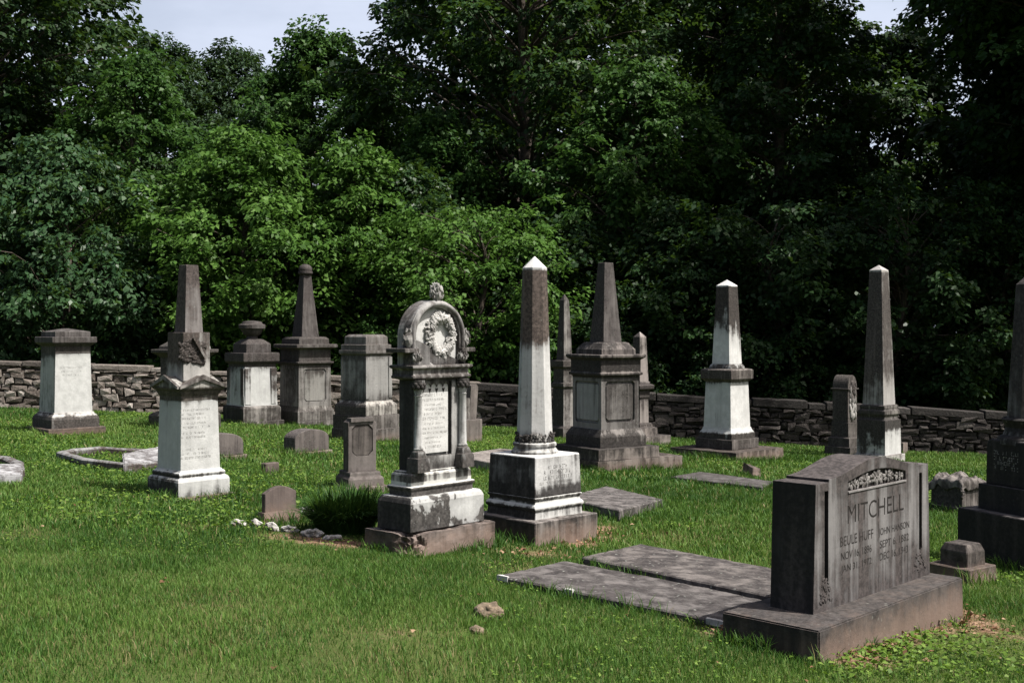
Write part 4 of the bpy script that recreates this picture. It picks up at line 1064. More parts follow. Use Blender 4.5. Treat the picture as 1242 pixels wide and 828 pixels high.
# ================================================================== GROUND
def vnoise(x, y, seed, scale):
    """numpy value noise in 0..1"""
    x = x * scale + seed * 17.3; y = y * scale + seed * 5.1
    xi, yi = np.floor(x).astype(np.int64), np.floor(y).astype(np.int64); fx, fy_ = x - xi, y - yi
    fx = fx * fx * (3 - 2 * fx); fy_ = fy_ * fy_ * (3 - 2 * fy_)
    def h(a, b):
        n = (a * 374761393 + b * 668265263 + int(seed * 977)) & 0x7fffffff
        n = ((n ^ (n >> 13)) * 1274126177) & 0x7fffffff
        return ((n ^ (n >> 16)) & 0xffff) / 65535.0
    return (h(xi, yi) * (1 - fx) + h(xi + 1, yi) * fx) * (1 - fy_) + (h(xi, yi + 1) * (1 - fx) + h(xi + 1, yi + 1) * fx) * fy_

BARE = []           # patches of worn earth: x, y, radius, strength
for px, py, r_, s_ in ((725, 652, .3, .9), (700, 660, .22, .9), (655, 672, .3, .5), (735, 640, .22, .8), (1040, 800, .25, .9), (1075, 775, .3, 1), (1110, 760, .3, 1), (1150, 745, .25, 1), (1180, 755, .3, .6), (1210, 770, .35, .5),
                       (880, 768, .2, .8), (845, 752, .2, .6), (470, 770, .45, .36), (270, 730, .45, .33), (285, 770, .35, .36), (150, 790, .5, .3), (490, 800, .45, .34), (380, 655, .35, .7), (420, 660, .3, .7), (345, 650, .3, .5), (640, 690, .35, .35), (235, 640, .3, .35), (30, 650, .4, .35), (820, 655, .4, .4), (880, 640, .4, .3)):
    p = gp(px, py); BARE.append((p.x, p.y, r_, s_))
def bare(x, y):
    v = np.zeros_like(x)
    for bx, by, r_, s_ in BARE:
        dd = np.hypot(x - bx, y - by) / r_
        v = np.maximum(v, s_ * np.clip(1.25 - dd, 0, 1))
    return np.clip(v * (.6 + .8 * vnoise(x, y, 3.7, 9)), 0, 1)

ax = np.concatenate([-np.geomspace(420, 16.5, 26), np.arange(-16, 16.01, .14), np.geomspace(16.5, 420, 26)])
ay = np.concatenate([-np.geomspace(300, 2.5, 14), np.arange(2, 30, .14), np.geomspace(30.3, 500, 30)])
GX, GY = np.meshgrid(ax, ay); GX = GX.ravel(); GY = GY.ravel()
GZ = ground_np(GX, GY) + .02 * (vnoise(GX, GY, 1.1, 1.3) - .5) + .012 * (vnoise(GX, GY, 2.2, 5) - .5)
nx_, ny_ = len(ax), len(ay)
ii = np.arange((nx_ - 1) * (ny_ - 1)); r0 = ii // (nx_ - 1); c0 = ii % (nx_ - 1); v0 = r0 * nx_ + c0
loops = np.stack([v0, v0 + 1, v0 + nx_ + 1, v0 + nx_], 1).ravel()
me = np_mesh('ground', np.stack([GX, GY, GZ], 1), loops, ii * 4, np.full(len(ii), 4), smooth=True)
at = me.attributes.new('bare', 'FLOAT', 'POINT'); at.data.foreach_set('value', bare(GX, GY).astype(np.float32))
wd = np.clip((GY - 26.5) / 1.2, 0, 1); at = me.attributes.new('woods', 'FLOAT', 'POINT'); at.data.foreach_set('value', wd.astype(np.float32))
mg_, nt, out = new_mat('lawn_soil_and_thatch'); k = N(nt)
tc = k.node('ShaderNodeTexCoord'); P = tc.outputs['Object']
n1 = k.noise(P, .6, 5, .6); n2 = k.noise(P, 14, 5, .7); n3 = k.noise(P, 70, 4, .7)
gcol = k.mix(k.smooth(n1, .35, .65), (.04, .066, .014), (.062, .09, .02))
gcol = k.mix(k.smooth(n3, .35, .7), gcol, (.075, .085, .03))
ba = k.node('ShaderNodeAttribute', attribute_name='bare'); wo = k.node('ShaderNodeAttribute', attribute_name='woods')
soilc = k.mix(k.smooth(n2, .35, .65), (.12, .066, .042), (.23, .155, .105))
gcol = k.mix(k.smooth(k.math('ADD', ba.outputs['Fac'], k.math('MULTIPLY', k.math('SUBTRACT', n2, .5), .5)), .3, .62), gcol, soilc)
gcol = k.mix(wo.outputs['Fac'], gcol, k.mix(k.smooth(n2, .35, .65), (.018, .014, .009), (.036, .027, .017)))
bs = k.node('ShaderNodeBsdfPrincipled'); k.put(bs.inputs['Base Color'], gcol); bs.inputs['Roughness'].default_value = .95; bs.inputs['Specular IOR Level'].default_value = .1
bp = k.node('ShaderNodeBump'); bp.inputs['Strength'].default_value = .7; bp.inputs['Distance'].default_value = .02
k.put(bp.inputs['Height'], k.math('ADD', n2, n3)); k.put(bs.inputs['Normal'], bp.outputs[0])
nt.links.new(bs.outputs[0], out.inputs[0])
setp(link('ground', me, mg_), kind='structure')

# ------------------------------------------------------------------ grass
def keep_clear(x, y, pad=0.0):
    ok = np.ones(len(x), bool)
    for cx, cy, th, hw, hd in FOOT:
        dx, dy = x - cx, y - cy; u = dx * math.cos(th) + dy * math.sin(th); v = -dx * math.sin(th) + dy * math.cos(th)
        ok &= ~((np.abs(u) < hw - pad) & (np.abs(v) < hd - pad))
    for poly in POLYS:
        inside = np.zeros(len(x), bool); n = len(poly)
        for i in range(n):
            (xa, ya), (xb, yb) = poly[i], poly[(i+1) % n]
            if ya == yb: continue
            c = ((ya > y) != (yb > y)) & (x < (xb - xa) * (y - ya) / (yb - ya) + xa); inside ^= c
        ok &= ~inside
    return ok

W0 = gp(-8, 493.5); W1 = gp(580, 517.5); W2 = gp(1248, 554.5)
def scatter(n, ya, yb, spread=.475, pad=1.3):
    t = rng.random(n); y = np.sqrt(ya * ya + t * (yb * yb - ya * ya)); x = (rng.random(n) * 2 - 1) * (spread * y + pad)
    return x, y
def blades(n, ya, yb, hmin, hmax, wid, lean=.5, at=None):
    x, y = (at[0], at[1]) if at else scatter(n, ya, yb)
    n = len(x); dens = vnoise(x, y, 4.4, 1.1) * .5 + vnoise(x, y, 8.1, 4.5) * .5
    keep = (rng.random(n) < (.35 + 1.1 * dens)) & (rng.random(n) > bare(x, y) * .95) & keep_clear(x, y, .01)
    lim = np.where(x < W1.x, W0.y + (x - W0.x) / (W1.x - W0.x) * (W1.y - W0.y), W1.y + (x - W1.x) / (W2.x - W1.x) * (W2.y - W1.y))
    keep &= y < lim - .02
    x, y = x[keep], y[keep]; n = len(x)
    z = ground_np(x, y) - .008
    hn = vnoise(x, y, 6.6, 2.2) * .6 + vnoise(x, y, 9.9, .7) * .4
    h = (hmin + (hmax - hmin) * rng.random(n)) * (.55 + .9 * hn)
    h *= 1 - .5 * bare(x, y)
    a = rng.random(n) * 2 * PI; ln = h * lean * (.25 + rng.random(n) * 1.1)
    dx, dy = np.cos(a) * ln, np.sin(a) * ln
    wa = rng.random(n) * 2 * PI; w = wid * (.6 + .8 * rng.random(n)); wx, wy = np.cos(wa) * w / 2, np.sin(wa) * w / 2
    V = np.empty((n, 5, 3))
    V[:, 0] = np.stack([x - wx, y - wy, z], 1); V[:, 1] = np.stack([x + wx, y + wy, z], 1)
    mx, my, mz = x + dx * .35, y + dy * .35, z + h * .6
    V[:, 2] = np.stack([mx + wx * .8, my + wy * .8, mz], 1); V[:, 3] = np.stack([mx - wx * .8, my - wy * .8, mz], 1)
    V[:, 4] = np.stack([x + dx, y + dy, z + h * (1 - .25 * (ln / h) ** 2)], 1)
    tone = .5 + .75 * (vnoise(x, y, 12.5, .45) - .5) + .5 * (vnoise(x, y, 15.5, 2.3) - .5) + .22 * rng.standard_normal(n)
    dry = rng.random(n) < (.03 + .5 * bare(x, y) + .12 * np.clip(vnoise(x, y, 21.5, .8) - .55, 0, 1))
    tone = np.clip(tone, 0, .86) * .85; tone[dry] = .93 + .07 * rng.random(dry.sum())
    return V, tone
def edge_tufts(dens, hmin, hmax):
    X, Y = [], []
    for cx, cy, th, hw, hd in FOOT:
        n = int((hw + hd) * 4 * dens); t = rng.random(n) * 4; e_ = np.abs(rng.standard_normal(n)) * .035 + .004; q = rng.random(n) * 2 - 1
        u = np.where(t < 1, q * (hw + .03), np.where(t < 2, hw + e_, np.where(t < 3, q * (hw + .03), -hw - e_))); v = np.where(t < 1, -hd - e_, np.where(t < 2, q * (hd + .03), np.where(t < 3, hd + e_, q * (hd + .03))))
        X.append(cx + u * math.cos(th) - v * math.sin(th)); Y.append(cy + u * math.sin(th) + v * math.cos(th))
    for poly in POLYS:
        for i in range(len(poly)):
            (xa, ya), (xb, yb) = poly[i], poly[(i + 1) % len(poly)]; L = math.hypot(xb - xa, yb - ya); n = int(L * dens); q = rng.random(n); e_ = rng.standard_normal(n) * .03
            X.append(xa + (xb - xa) * q - (yb - ya) / L * e_); Y.append(ya + (yb - ya) * q + (xb - xa) / L * e_)
    x, y = np.concatenate(X), np.concatenate(Y)
    kp = (vnoise(x, y, 2.9, 3.3) > .34) & keep_clear(x, y) & (rng.random(len(x)) > bare(x, y) * .9) & (y > 4); return x[kp], y[kp], hmin, hmax
def blade_mesh(name, parts):
    V = np.concatenate([p[0] for p in parts]); tone = np.concatenate([p[1] for p in parts]); n = len(V)
    b = np.arange(n)[:, None] * 5
    loops = np.concatenate([b + np.array([[0, 1, 2, 3]]), b + np.array([[3, 2, 4]])], 1).ravel()
    starts = (np.arange(n)[:, None] * 7 + np.array([[0, 4]])).ravel(); tot = np.tile([4, 3], n)
    return np_mesh(name, V.reshape(-1, 3), loops, starts, tot, {'tone': np.repeat(tone, 2)})
GRASS = leafy('grass_blades', [(0, (.025, .07, .012)), (.3, (.05, .117, .02)), (.6, (.088, .17, .031)), (.8, (.135, .21, .048)), (.9, (.15, .145, .05)), (1, (.24, .2, .1))], trans=.3, rough=.55, tcol=(.1, .19, .015), spec=.22)
me = blade_mesh('grass', [blades(300000, 4.9, 9, .026, .062, .0042), blades(200000, 9, 15, .036, .075, .009), blades(210000, 15, 27.2, .045, .085, .017), blades(0, 0, 0, .06, .15, .007, .6, edge_tufts(330, 0, 0))])
setp(link('grass', me, GRASS), kind='stuff')

def leaves_flat(n, ya, yb, size, thr, seed, hmax=.05, spots=None):
    if spots:
        x = np.concatenate([s[0] + rng.standard_normal(s[3]) * s[2] for s in spots]); y = np.concatenate([s[1] + rng.standard_normal(s[3]) * s[2] for s in spots]); keep = np.ones(len(x), bool)
    else:
        x, y = scatter(n, ya, yb); keep = vnoise(x, y, seed, .42) * .65 + vnoise(x, y, seed + 3, 1.7) * .35 > thr
    lim = np.where(x < W1.x, W0.y + (x - W0.x) / (W1.x - W0.x) * (W1.y - W0.y), W1.y + (x - W1.x) / (W2.x - W1.x) * (W2.y - W1.y))
    keep &= keep_clear(x, y) & (y < lim - .05)
    x, y = x[keep], y[keep]; n = len(x); z = ground_np(x, y) + hmax * (.25 + .75 * rng.random(n))
    return leaf_quads(np.stack([x, y, z], 1), rng.standard_normal((n, 3)) * [1, 1, .25], np.array([0, 0, 1]) + rng.standard_normal((n, 3)) * .42, size * (.6 + .7 * rng.random(n)), .75)
def leaf_quads(pos, dirs, nrm, size, aspect):
    d = dirs / np.linalg.norm(dirs, axis=1, keepdims=True); s = np.cross(nrm, d); s /= np.linalg.norm(s, axis=1, keepdims=True) + 1e-9
    nn = np.cross(d, s); size = np.asarray(size)[:, None]
    V = np.empty((len(pos), 4, 3))
    V[:, 0] = pos; V[:, 1] = pos + d * size * .45 + s * size * aspect * .5 + nn * size * .09; V[:, 2] = pos + d * size - nn * size * .14; V[:, 3] = pos + d * size * .45 - s * size * aspect * .5 + nn * size * .09
    return V
def quads_mesh(name, V, tone):
    n = len(V); return np_mesh(name, V.reshape(-1, 3), np.arange(n * 4), np.arange(n) * 4, np.full(n, 4), {'tone': tone})
def make_weeds():
    V = [leaves_flat(90000, 9.5, 26.5, .038, .54, 31.0, .065), leaves_flat(16000, 5, 9.5, .02, .66, 33.0, .045)]
    sp = []
    for px, py, r_, n_ in ((1065, 800, .12, 160), (1090, 775, .14, 180), (1100, 790, .16, 220), (1120, 755, .1, 120), (1160, 790, .25, 220), (1215, 705, .15, 160), (1225, 690, .12, 120), (1040, 815, .12, 120), (885, 690, .02, 10), (1150, 815, .25, 200)):
        p = gp(px, py); sp.append((p.x, p.y, r_, n_))
    V.append(leaves_flat(0, 0, 0, .033, 0, 0, .055, sp))
    return np.concatenate(V)
V = make_weeds(); WEED = leafy('broad_weed_leaves', [(0, (.055, .11, .015)), (.6, (.1, .17, .026)), (1, (.15, .22, .045))], trans=.3, tcol=(.13, .23, .015))
setp(link('lawn_weeds', quads_mesh('lawn_weeds', V, rng.random(len(V)))  , WEED), kind='stuff')
sp = []
for px, py, r_, n_ in ((1040, 798, .07, 60), (1060, 787, .08, 80), (1085, 770, .08, 90), (1110, 757, .08, 90), (1135, 748, .09, 90), (1165, 748, .12, 80), (1185, 765, .15, 60), (725, 648, .12, 50), (700, 658, .12, 50), (640, 672, .2, 50), (880, 767, .07, 30), (250, 710, .9, 6), (600, 760, 1.0, 8), (1100, 800, .5, 30), (200, 640, 1.2, 6), (760, 660, .5, 16), (256, 783, .02, 3), (200, 708, .02, 3)):
    p = gp(px, py); sp.append((p.x, p.y, r_, n_))
V = leaves_flat(0, 0, 0, .036, 0, 0, .04, sp)
setp(link('leaf_litter', quads_mesh('leaf_litter', V, rng.random(len(V))), leafy('dead_leaves', [(0, (.08, .038, .022)), (.5, (.17, .09, .052)), (1, (.28, .19, .12))], trans=.1, tcol=(.2, .1, .03))), kind='stuff')

# ------------------------------------------------------------------ lily-turf clump
p = gp(414, 651); n = 2600
R_ = 44 / F * p.y
a = rng.random(n) * 2 * PI; q = np.sqrt(rng.random(n)) * .62 * R_
bx, by = np.cos(a) * q * 1.15, np.sin(a) * q * .75
out_a = np.arctan2(by, bx) + rng.standard_normal(n) * .7
L = .36 * (.6 + .6 * rng.random(n)); reach = L * (.25 + .75 * rng.random(n))
V = np.empty((n, 7, 3)); w = .011 * (.7 + .6 * rng.random(n)); pa = out_a + PI / 2; wx, wy = np.cos(pa) * w / 2, np.sin(pa) * w / 2
def bl(t): 
    return bx + np.cos(out_a) * reach * t ** 1.3, by + np.sin(out_a) * reach * t ** 1.3, L * (1.25 * t - .72 * (reach / L) * t * t * 1.1)
for i, (t, f_) in enumerate(((0, 1), (.4, 1), (.75, .75))):
    x, y, z = bl(t); V[:, 2*i] = np.stack([x - wx * f_, y - wy * f_, z], 1); V[:, 2*i+1] = np.stack([x + wx * f_, y + wy * f_, z], 1)
x, y, z = bl(1.0); V[:, 6] = np.stack([x, y, z], 1)
b = np.arange(n)[:, None] * 7
loops = np.concatenate([b + np.array([[0, 1, 3, 2]]), b + np.array([[2, 3, 5, 4]]), b + np.array([[4, 5, 6]])], 1).ravel()
me = np_mesh('grass_clump', V.reshape(-1, 3), loops, (np.arange(n)[:, None] * 11 + np.array([[0, 4, 8]])).ravel(), np.tile([4, 4, 3], n), {'tone': np.repeat(np.clip(.35 + .25 * rng.standard_normal(n), 0, 1), 3)})
o = link('grass_clump', me, leafy('lily_turf_leaves', [(0, (.018, .05, .012)), (.6, (.04, .095, .018)), (1, (.08, .15, .03))], trans=.25))
o.location = p + Vector((0, R_ * .7, 0)); setp(o, 'dense clump of long dark green grass at the left foot of the arched monument', 'plant')

# ------------------------------------------------------------------ stone wall
def wall(name, label, A, B, hA, hB, thick, mats, seed, courses, cop, gp_=None):
    R = random.Random(seed); dv = B - A; Lw = math.hypot(dv.x, dv.y); th = math.atan2(dv.y, dv.x)
    o = empty(name, (A.x, A.y, 0), th, label, 'wall', 'dry stone walls round the graveyard')
    def gz(s): 
        return ground(A.x + math.cos(th) * s, A.y + math.sin(th) * s)
    def hh(s): return hA + (hB - hA) * s / Lw
    bmS = bmesh.new(); lay = bmS.faces.layers.float.new('tone')
    def stone_(s0, s1, z0f, z1f, yo, tone, jit, extra=0.0):
        q = []
        for (s_, t_) in ((s0, z0f), (s1, z0f), (s1, z1f), (s0, z1f)): q.append((s_, t_))
        fr, bk = [], []
        for (s_, t_) in q:
            js, jz = R.uniform(-jit, jit), R.uniform(-jit, jit)
            zz_ = t_ + jz
            fr.append(bmS.verts.new((s_ + js, -thick / 2 - yo + R.uniform(-.022, .016), zz_))); bk.append(bmS.verts.new((s_ + js, 0, zz_)))
        mid = [fr[i].co.lerp(fr[(i + 1) % 4].co, .5) for i in range(4)]
        cen = (fr[0].co + fr[1].co + fr[2].co + fr[3].co) / 4 + Vector((R.uniform(-.3, .3) * (s1 - s0), -R.uniform(.006, .022), 0))
        cv_ = bmS.verts.new(cen); fs = []
        for i in range(4):
            fs.append(bmS.faces.new((fr[i], fr[(i + 1) % 4], cv_)))
            fs.append(bmS.faces.new((bk[i], bk[(i + 1) % 4], fr[(i + 1) % 4], fr[i])))
        for f in fs: f[lay] = tone
    # courses follow the ground
    lev = 0.0; zs_ = []
    while lev < 1 - cop:
        t = R.uniform(*courses); zs_.append((lev, min(1 - cop, lev + t))); lev += t
    for (a, b) in zs_:
        s = -R.random() * .3
        while s < Lw:
            l_ = R.uniform(.1, .4) * (1.3 if b - a > .16 else 1)
            s1 = min(s + l_, Lw + .2); sm_ = (s + s1) / 2
            z0f, z1f = gz(sm_) - .05 + a * hh(sm_) + (.05 if a > 0 else -.1), gz(sm_) + b * hh(sm_)
            if b - a > .13 and R.random() < .3:
                zm = z0f + (z1f - z0f) * R.uniform(.4, .6)
                stone_(s + .012, s1 - .012, z0f + .008, zm - .006, R.uniform(-.02, .03), R.random(), .018); stone_(s + .012, s1 - .012, zm + .006, z1f - .008, R.uniform(-.02, .03), R.random(), .018)
            else: stone_(s + .01, s1 - .01, z0f + .008, z1f - .008, R.uniform(-.02, .035), R.random(), .032)
            s = s1
    me = bpy.data.meshes.new('rubble'); bmesh.ops.recalc_face_normals(bmS, faces=bmS.faces); bmS.to_mesh(me); bmS.free()
    ob = link('rubble', me, mats[0], o)
    # dark earth core behind the joints, then coping
    bm = bmesh.new(); n = 40
    rings = []
    for i in range(n + 1):
        s = Lw * i / n; rings.append([(s, -thick / 2 + .06, gz(s) - .2), (s, thick / 2, gz(s) - .2), (s, thick / 2, gz(s) + hh(s) * (1 - cop) - .01), (s, -thick / 2 + .06, gz(s) + hh(s) * (1 - cop) - .01)])
    from_bm('core', loft_bm(rings), mats[2], o)
    bmS = bmesh.new(); lay = bmS.faces.layers.float.new('tone')
    s = 0
    while s < Lw:
        l_ = R.uniform(.35, 1.5); s1 = min(s + l_, Lw + .3); g_ = .012
        jz0, jz1 = R.uniform(-.035, .03), R.uniform(-.035, .03)
        yo = R.uniform(-.015, .02)
        pts = []
        for s_, jz in ((s + g_, jz0), (s1 - g_, jz1)):
            zb_ = gz(s_) + hh(s_) * (1 - cop) - .004; zt_ = gz(s_) + hh(s_) + jz
            pts.append([bmS.verts.new((s_, -thick / 2 - .03 - yo, zb_)), bmS.verts.new((s_, thick / 2 + .03, zb_)), bmS.verts.new((s_, thick / 2 + .02, zt_)), bmS.verts.new((s_, -thick / 2 - .02 - yo, zt_))])
        fs = [bmS.faces.new(pts[0][::-1]), bmS.faces.new(pts[1])]
        for i in range(4): fs.append(bmS.faces.new((pts[0][i], pts[0][(i+1) % 4], pts[1][(i+1) % 4], pts[1][i])))
        t_ = R.random()
        for f in fs: f[lay] = t_
        s = s1
    bmesh.ops.recalc_face_normals(bmS, faces=bmS.faces)
    me = bpy.data.meshes.new('coping'); bmS.to_mesh(me); bmS.free()
    ob = link('coping', me, mats[1], o); bevel(ob, .018, 2)
def wallmat(name, stops, spots):
    m_, nt, out = new_mat(name); k = N(nt)
    at = k.node('ShaderNodeAttribute', attribute_name='tone'); tc = k.node('ShaderNodeTexCoord'); P = tc.outputs['Object']
    n1 = k.noise(P, 2.2, 6, .65); n2 = k.noise(P, 22, 5, .7)
    v = k.math('ADD', k.math('MULTIPLY', at.outputs['Fac'], .65), k.math('MULTIPLY', k.math('SUBTRACT', n1, .5), .9)); v = k.math('ADD', v, k.math('MULTIPLY', k.math('SUBTRACT', n2, .35), .5))
    col = k.ramp(v, stops)
    col = k.mix(k.math('MULTIPLY', k.smooth(n2, .56, .72), spots), col, (.42, .4, .36))
    bs = k.node('ShaderNodeBsdfPrincipled'); k.put(bs.inputs['Base Color'], col); bs.inputs['Roughness'].default_value = .9; bs.inputs['Specular IOR Level'].default_value = .2
    bp = k.node('ShaderNodeBump'); bp.inputs['Strength'].default_value = .7; bp.inputs['Distance'].default_value = .03
    k.put(bp.inputs['Height'], k.math('ADD', n2, n1)); k.put(bs.inputs['Normal'], bp.outputs[0]); nt.links.new(bs.outputs[0], out.inputs[0])
    return m_
core = plain('wall_joint_earth', (.02, .016, .013))
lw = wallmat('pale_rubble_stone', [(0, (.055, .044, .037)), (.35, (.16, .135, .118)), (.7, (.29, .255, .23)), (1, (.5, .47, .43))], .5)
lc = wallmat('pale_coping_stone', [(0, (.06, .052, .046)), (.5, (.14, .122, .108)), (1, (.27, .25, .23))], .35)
dw = wallmat('shade_dark_rubble_stone', [(0, (.016, .014, .013)), (.5, (.038, .032, .03)), (.85, (.08, .07, .064)), (1, (.16, .145, .135))], .15)  # shade on the right wall's face is put into this darker stone colour
dc = wallmat('shade_dark_coping_stone', [(0, (.018, .016, .015)), (.5, (.036, .032, .03)), (1, (.085, .077, .072))], .15)
dvl = (W0 - W1).normalized(); dvr = (W2 - W1).normalized()
Aw = W1 + dvl * 26; Bw = W1 + dvr * 24
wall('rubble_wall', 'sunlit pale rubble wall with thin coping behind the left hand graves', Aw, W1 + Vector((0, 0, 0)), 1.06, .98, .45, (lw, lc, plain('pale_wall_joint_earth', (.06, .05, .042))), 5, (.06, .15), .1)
wall('rubble_wall', 'stone wall darkened by dirt and painted-in shade, long coping blocks, behind the right hand graves', W1, Bw, .98, .86, .45, (dw, dc, core), 9, (.08, .19), .16)

# ================================================================== TREES
def smooth_path(pts, n):
    pts = [Vector(p) for p in pts]; out = []
    for i in range(n + 1):
        t = i / n * (len(pts) - 1); j = min(int(t), len(pts) - 2); f = t - j
        p0, p1, p2, p3 = pts[max(j-1, 0)], pts[j], pts[j+1], pts[min(j+2, len(pts)-1)]
        out.append(.5 * ((2 * p1) + (p2 - p0) * f + (2 * p0 - 5 * p1 + 4 * p2 - p3) * f * f + (3 * p1 - p0 - 3 * p2 + p3) * f ** 3))
    return out
def tube(bm, path, r0, r1, n=8):
    prev = None; L = len(path)
    for i, p in enumerate(path):
        t = (path[min(i+1, L-1)] - path[max(i-1, 0)]).normalized(); a = t.orthogonal().normalized(); b = t.cross(a)
        if prev is not None:      # keep rings aligned
            a = (la - t * la.dot(t)).normalized(); b = t.cross(a)
        la = a
        r = r0 + (r1 - r0) * (i / (L - 1)) ** .8
        ring = [bm.verts.new(p + (a * math.cos(2 * PI * k / n) + b * math.sin(2 * PI * k / n)) * r) for k in range(n)]
        if prev:
            for k in range(n): bm.faces.new((prev[k], prev[(k+1) % n], ring[(k+1) % n], ring[k]))
        prev = ring

BARK = plain('grey_brown_bark', (.06, .048, .038), var=.5, scale=18)
def tones(a, b, c): return [(0, a), (.55, b), (1, c)]
LEAF = {
 'bright': leafy('bright_leaves', tones((.031, .077, .013), (.055, .12, .02), (.096, .174, .036)), .3, .5, (.08, .17, .025)),
 'mid': leafy('mid_green_leaves', tones((.02, .053, .012), (.036, .084, .019), (.066, .126, .03)), .3, .5, (.075, .16, .025)),
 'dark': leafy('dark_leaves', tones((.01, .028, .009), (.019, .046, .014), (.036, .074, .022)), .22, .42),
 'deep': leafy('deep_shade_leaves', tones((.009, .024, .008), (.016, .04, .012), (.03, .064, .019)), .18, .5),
 'blue': leafy('blue_green_leaves', tones((.016, .042, .017), (.029, .065, .026), (.05, .096, .04)), .22, .4),
 'cedar': leafy('cedar_needles', tones((.014, .033, .015), (.024, .05, .022), (.042, .078, .032)), .12, .6),
}
SHAPES = {
 'round': lambda t: np.sqrt(np.clip(1 - (2 * t - 1.0) ** 2 * .92, .05, 1)),
 'egg': lambda t: np.clip(np.sin(PI * np.clip(t, .02, .98) ** .75), .12, 1),
 'cone': lambda t: np.clip(1.02 - t, .04, 1),
 'spread': lambda t: np.clip(.55 + .6 * np.sin(PI * t * .9), .2, 1),
}
tree_no = [0]
def tree(name, label, cat, X, Y, ztop, zbot, R, kind='mid', shape='round', limbs=60, sprays=9, leaf=.14, perspray=26, layered=.28, spray_len=.8, trunk_r=.16, group='trees beyond the wall', seed=None, lean=0.0, droop=.36, aspect=.68, inner=True):
    tree_no[0] += 1; sd = seed or tree_no[0] * 31
    r = np.random.default_rng(sd); RR = random.Random(sd)
    gz = ground(X, Y); H = ztop - gz; zb = zbot - gz
    o = empty(name, (X, Y, gz), 0, label, cat, group)
    bm = bmesh.new()
    tp = [(0, 0, -.2), (RR.uniform(-.1, .1), RR.uniform(-.1, .1), H * .25), (lean * .4 + RR.uniform(-.25, .25), RR.uniform(-.25, .25), H * .5), (lean * .8 + RR.uniform(-.3, .3), RR.uniform(-.3, .3), H * .75), (lean, 0, H * .95)]
    path = smooth_path(tp, 16); tube(bm, path, trunk_r, trunk_r * .15, 9)
    sp_p, sp_o, sp_n, sp_l = [], [], [], []
    sf = SHAPES[shape]
    ga = RR.random() * 6
    for i in range(limbs):
        t = ((i + RR.random()) / limbs)
        ga += 2.39996 + RR.uniform(-.35, .35)
        # lumpy silhouette: radius varies by direction and height
        lump = .5 + .85 * min(1, max(0, mnoise.noise(Vector((math.cos(ga) * 1.9 + sd, math.sin(ga) * 1.9, t * 4.6))) * .75 + .5))
        rad = R * float(sf(np.array(t))) * lump * RR.uniform(.82, 1.06)
        zc = zb + (H - zb) * t
        end = Vector((math.cos(ga) * rad + lean * t, math.sin(ga) * rad, zc + RR.uniform(-.3, .2)))
        st_h = max(.12 * H, zc - rad * RR.uniform(.35, .8)); st_h = min(st_h, H * .92)
        st = path[min(16, int(st_h / H / .95 * 16))]
        midp = st.lerp(end, .5) + Vector((0, 0, rad * RR.uniform(.05, .2)))
        lp = smooth_path([st, midp, end], 6)
        if rad > .5: tube(bm, lp, max(.012, trunk_r * .28 * (1 - .6 * t)), .008, 5)
        base_dir = (end - st); 
        ns = max(3, int(sprays * (.5 + .7 * rad / R)))
        for j in range(ns):
            f = 1 - (RR.random() ** 1.6) * (.72 if inner else .4)
            p = st.lerp(midp, min(1, f * 2)) if f < .5 else midp.lerp(end, f * 2 - 1)
            az = math.atan2(base_dir.y, base_dir.x) + RR.gauss(0, .75) * (1.25 - f * .4)
            sl = spray_len * RR.uniform(.6, 1.15) * (1.15 - .3 * f)
            pitch = RR.gauss(.05, .22) - droop * .35
            dr = Vector((math.cos(az) * math.cos(pitch), math.sin(az) * math.cos(pitch), math.sin(pitch)))
            p = p + Vector((RR.gauss(0, .16), RR.gauss(0, .16), RR.gauss(0, .14))) * min(1.5, R * .5)
            outw = Vector((math.cos(az), math.sin(az), 0))
            nr = (Vector((0, 0, 1)) + outw * (1 - layered) * .9 + Vector((RR.gauss(0, .25), RR.gauss(0, .25), 0)) * (1.2 - layered))
            sp_p.append(p); sp_o.append(dr); sp_n.append(nr); sp_l.append(sl)
    P = np.array(sp_p); O = np.array(sp_o); Nn = np.array(sp_n); Ln = np.array(sp_l)
    S = np.cross(Nn, O); S /= np.linalg.norm(S, axis=1, keepdims=True); Nn = np.cross(O, S)
    K = int(perspray * 1.5); m_ = len(P)
    u = r.random((m_, K)); v = (r.random((m_, K)) * 2 - 1) * (.5 * np.sin(PI * np.clip(u * .9 + .08, 0, 1)) + .05)
    w = r.standard_normal((m_, K)) * .12
    Le = Ln[:, None]
    pos = P[:, None] + O[:, None] * (u * Le)[..., None] + S[:, None] * (v * Le)[..., None] + Nn[:, None] * (w * Le)[..., None]
    pos[..., 2] -= droop * (u * Le) ** 2 * .5 + droop * np.abs(v * Le) * .35
    dirs = O[:, None] * .7 + S[:, None] * (np.sign(v) * .75)[..., None] + r.standard_normal((m_, K, 3)) * .35; dirs[..., 2] -= droop * .9
    nrm = Nn[:, None] + r.standard_normal((m_, K, 3)) * (.55 - .25 * layered)
    sz = leaf * 1.06 * (.55 + .75 * r.random((m_, K)))
    V = leaf_quads(pos.reshape(-1, 3), dirs.reshape(-1, 3), nrm.reshape(-1, 3), sz.ravel(), aspect)
    sprt = r.random(m_) * .5
    tone = np.clip(np.repeat(sprt, K) + r.random(m_ * K) * .5, 0, 1)
    from_bm('trunk', bm, BARK, o, True)
    link('crown', quads_mesh('crown', V, tone), LEAF[kind], o)
    return len(V)

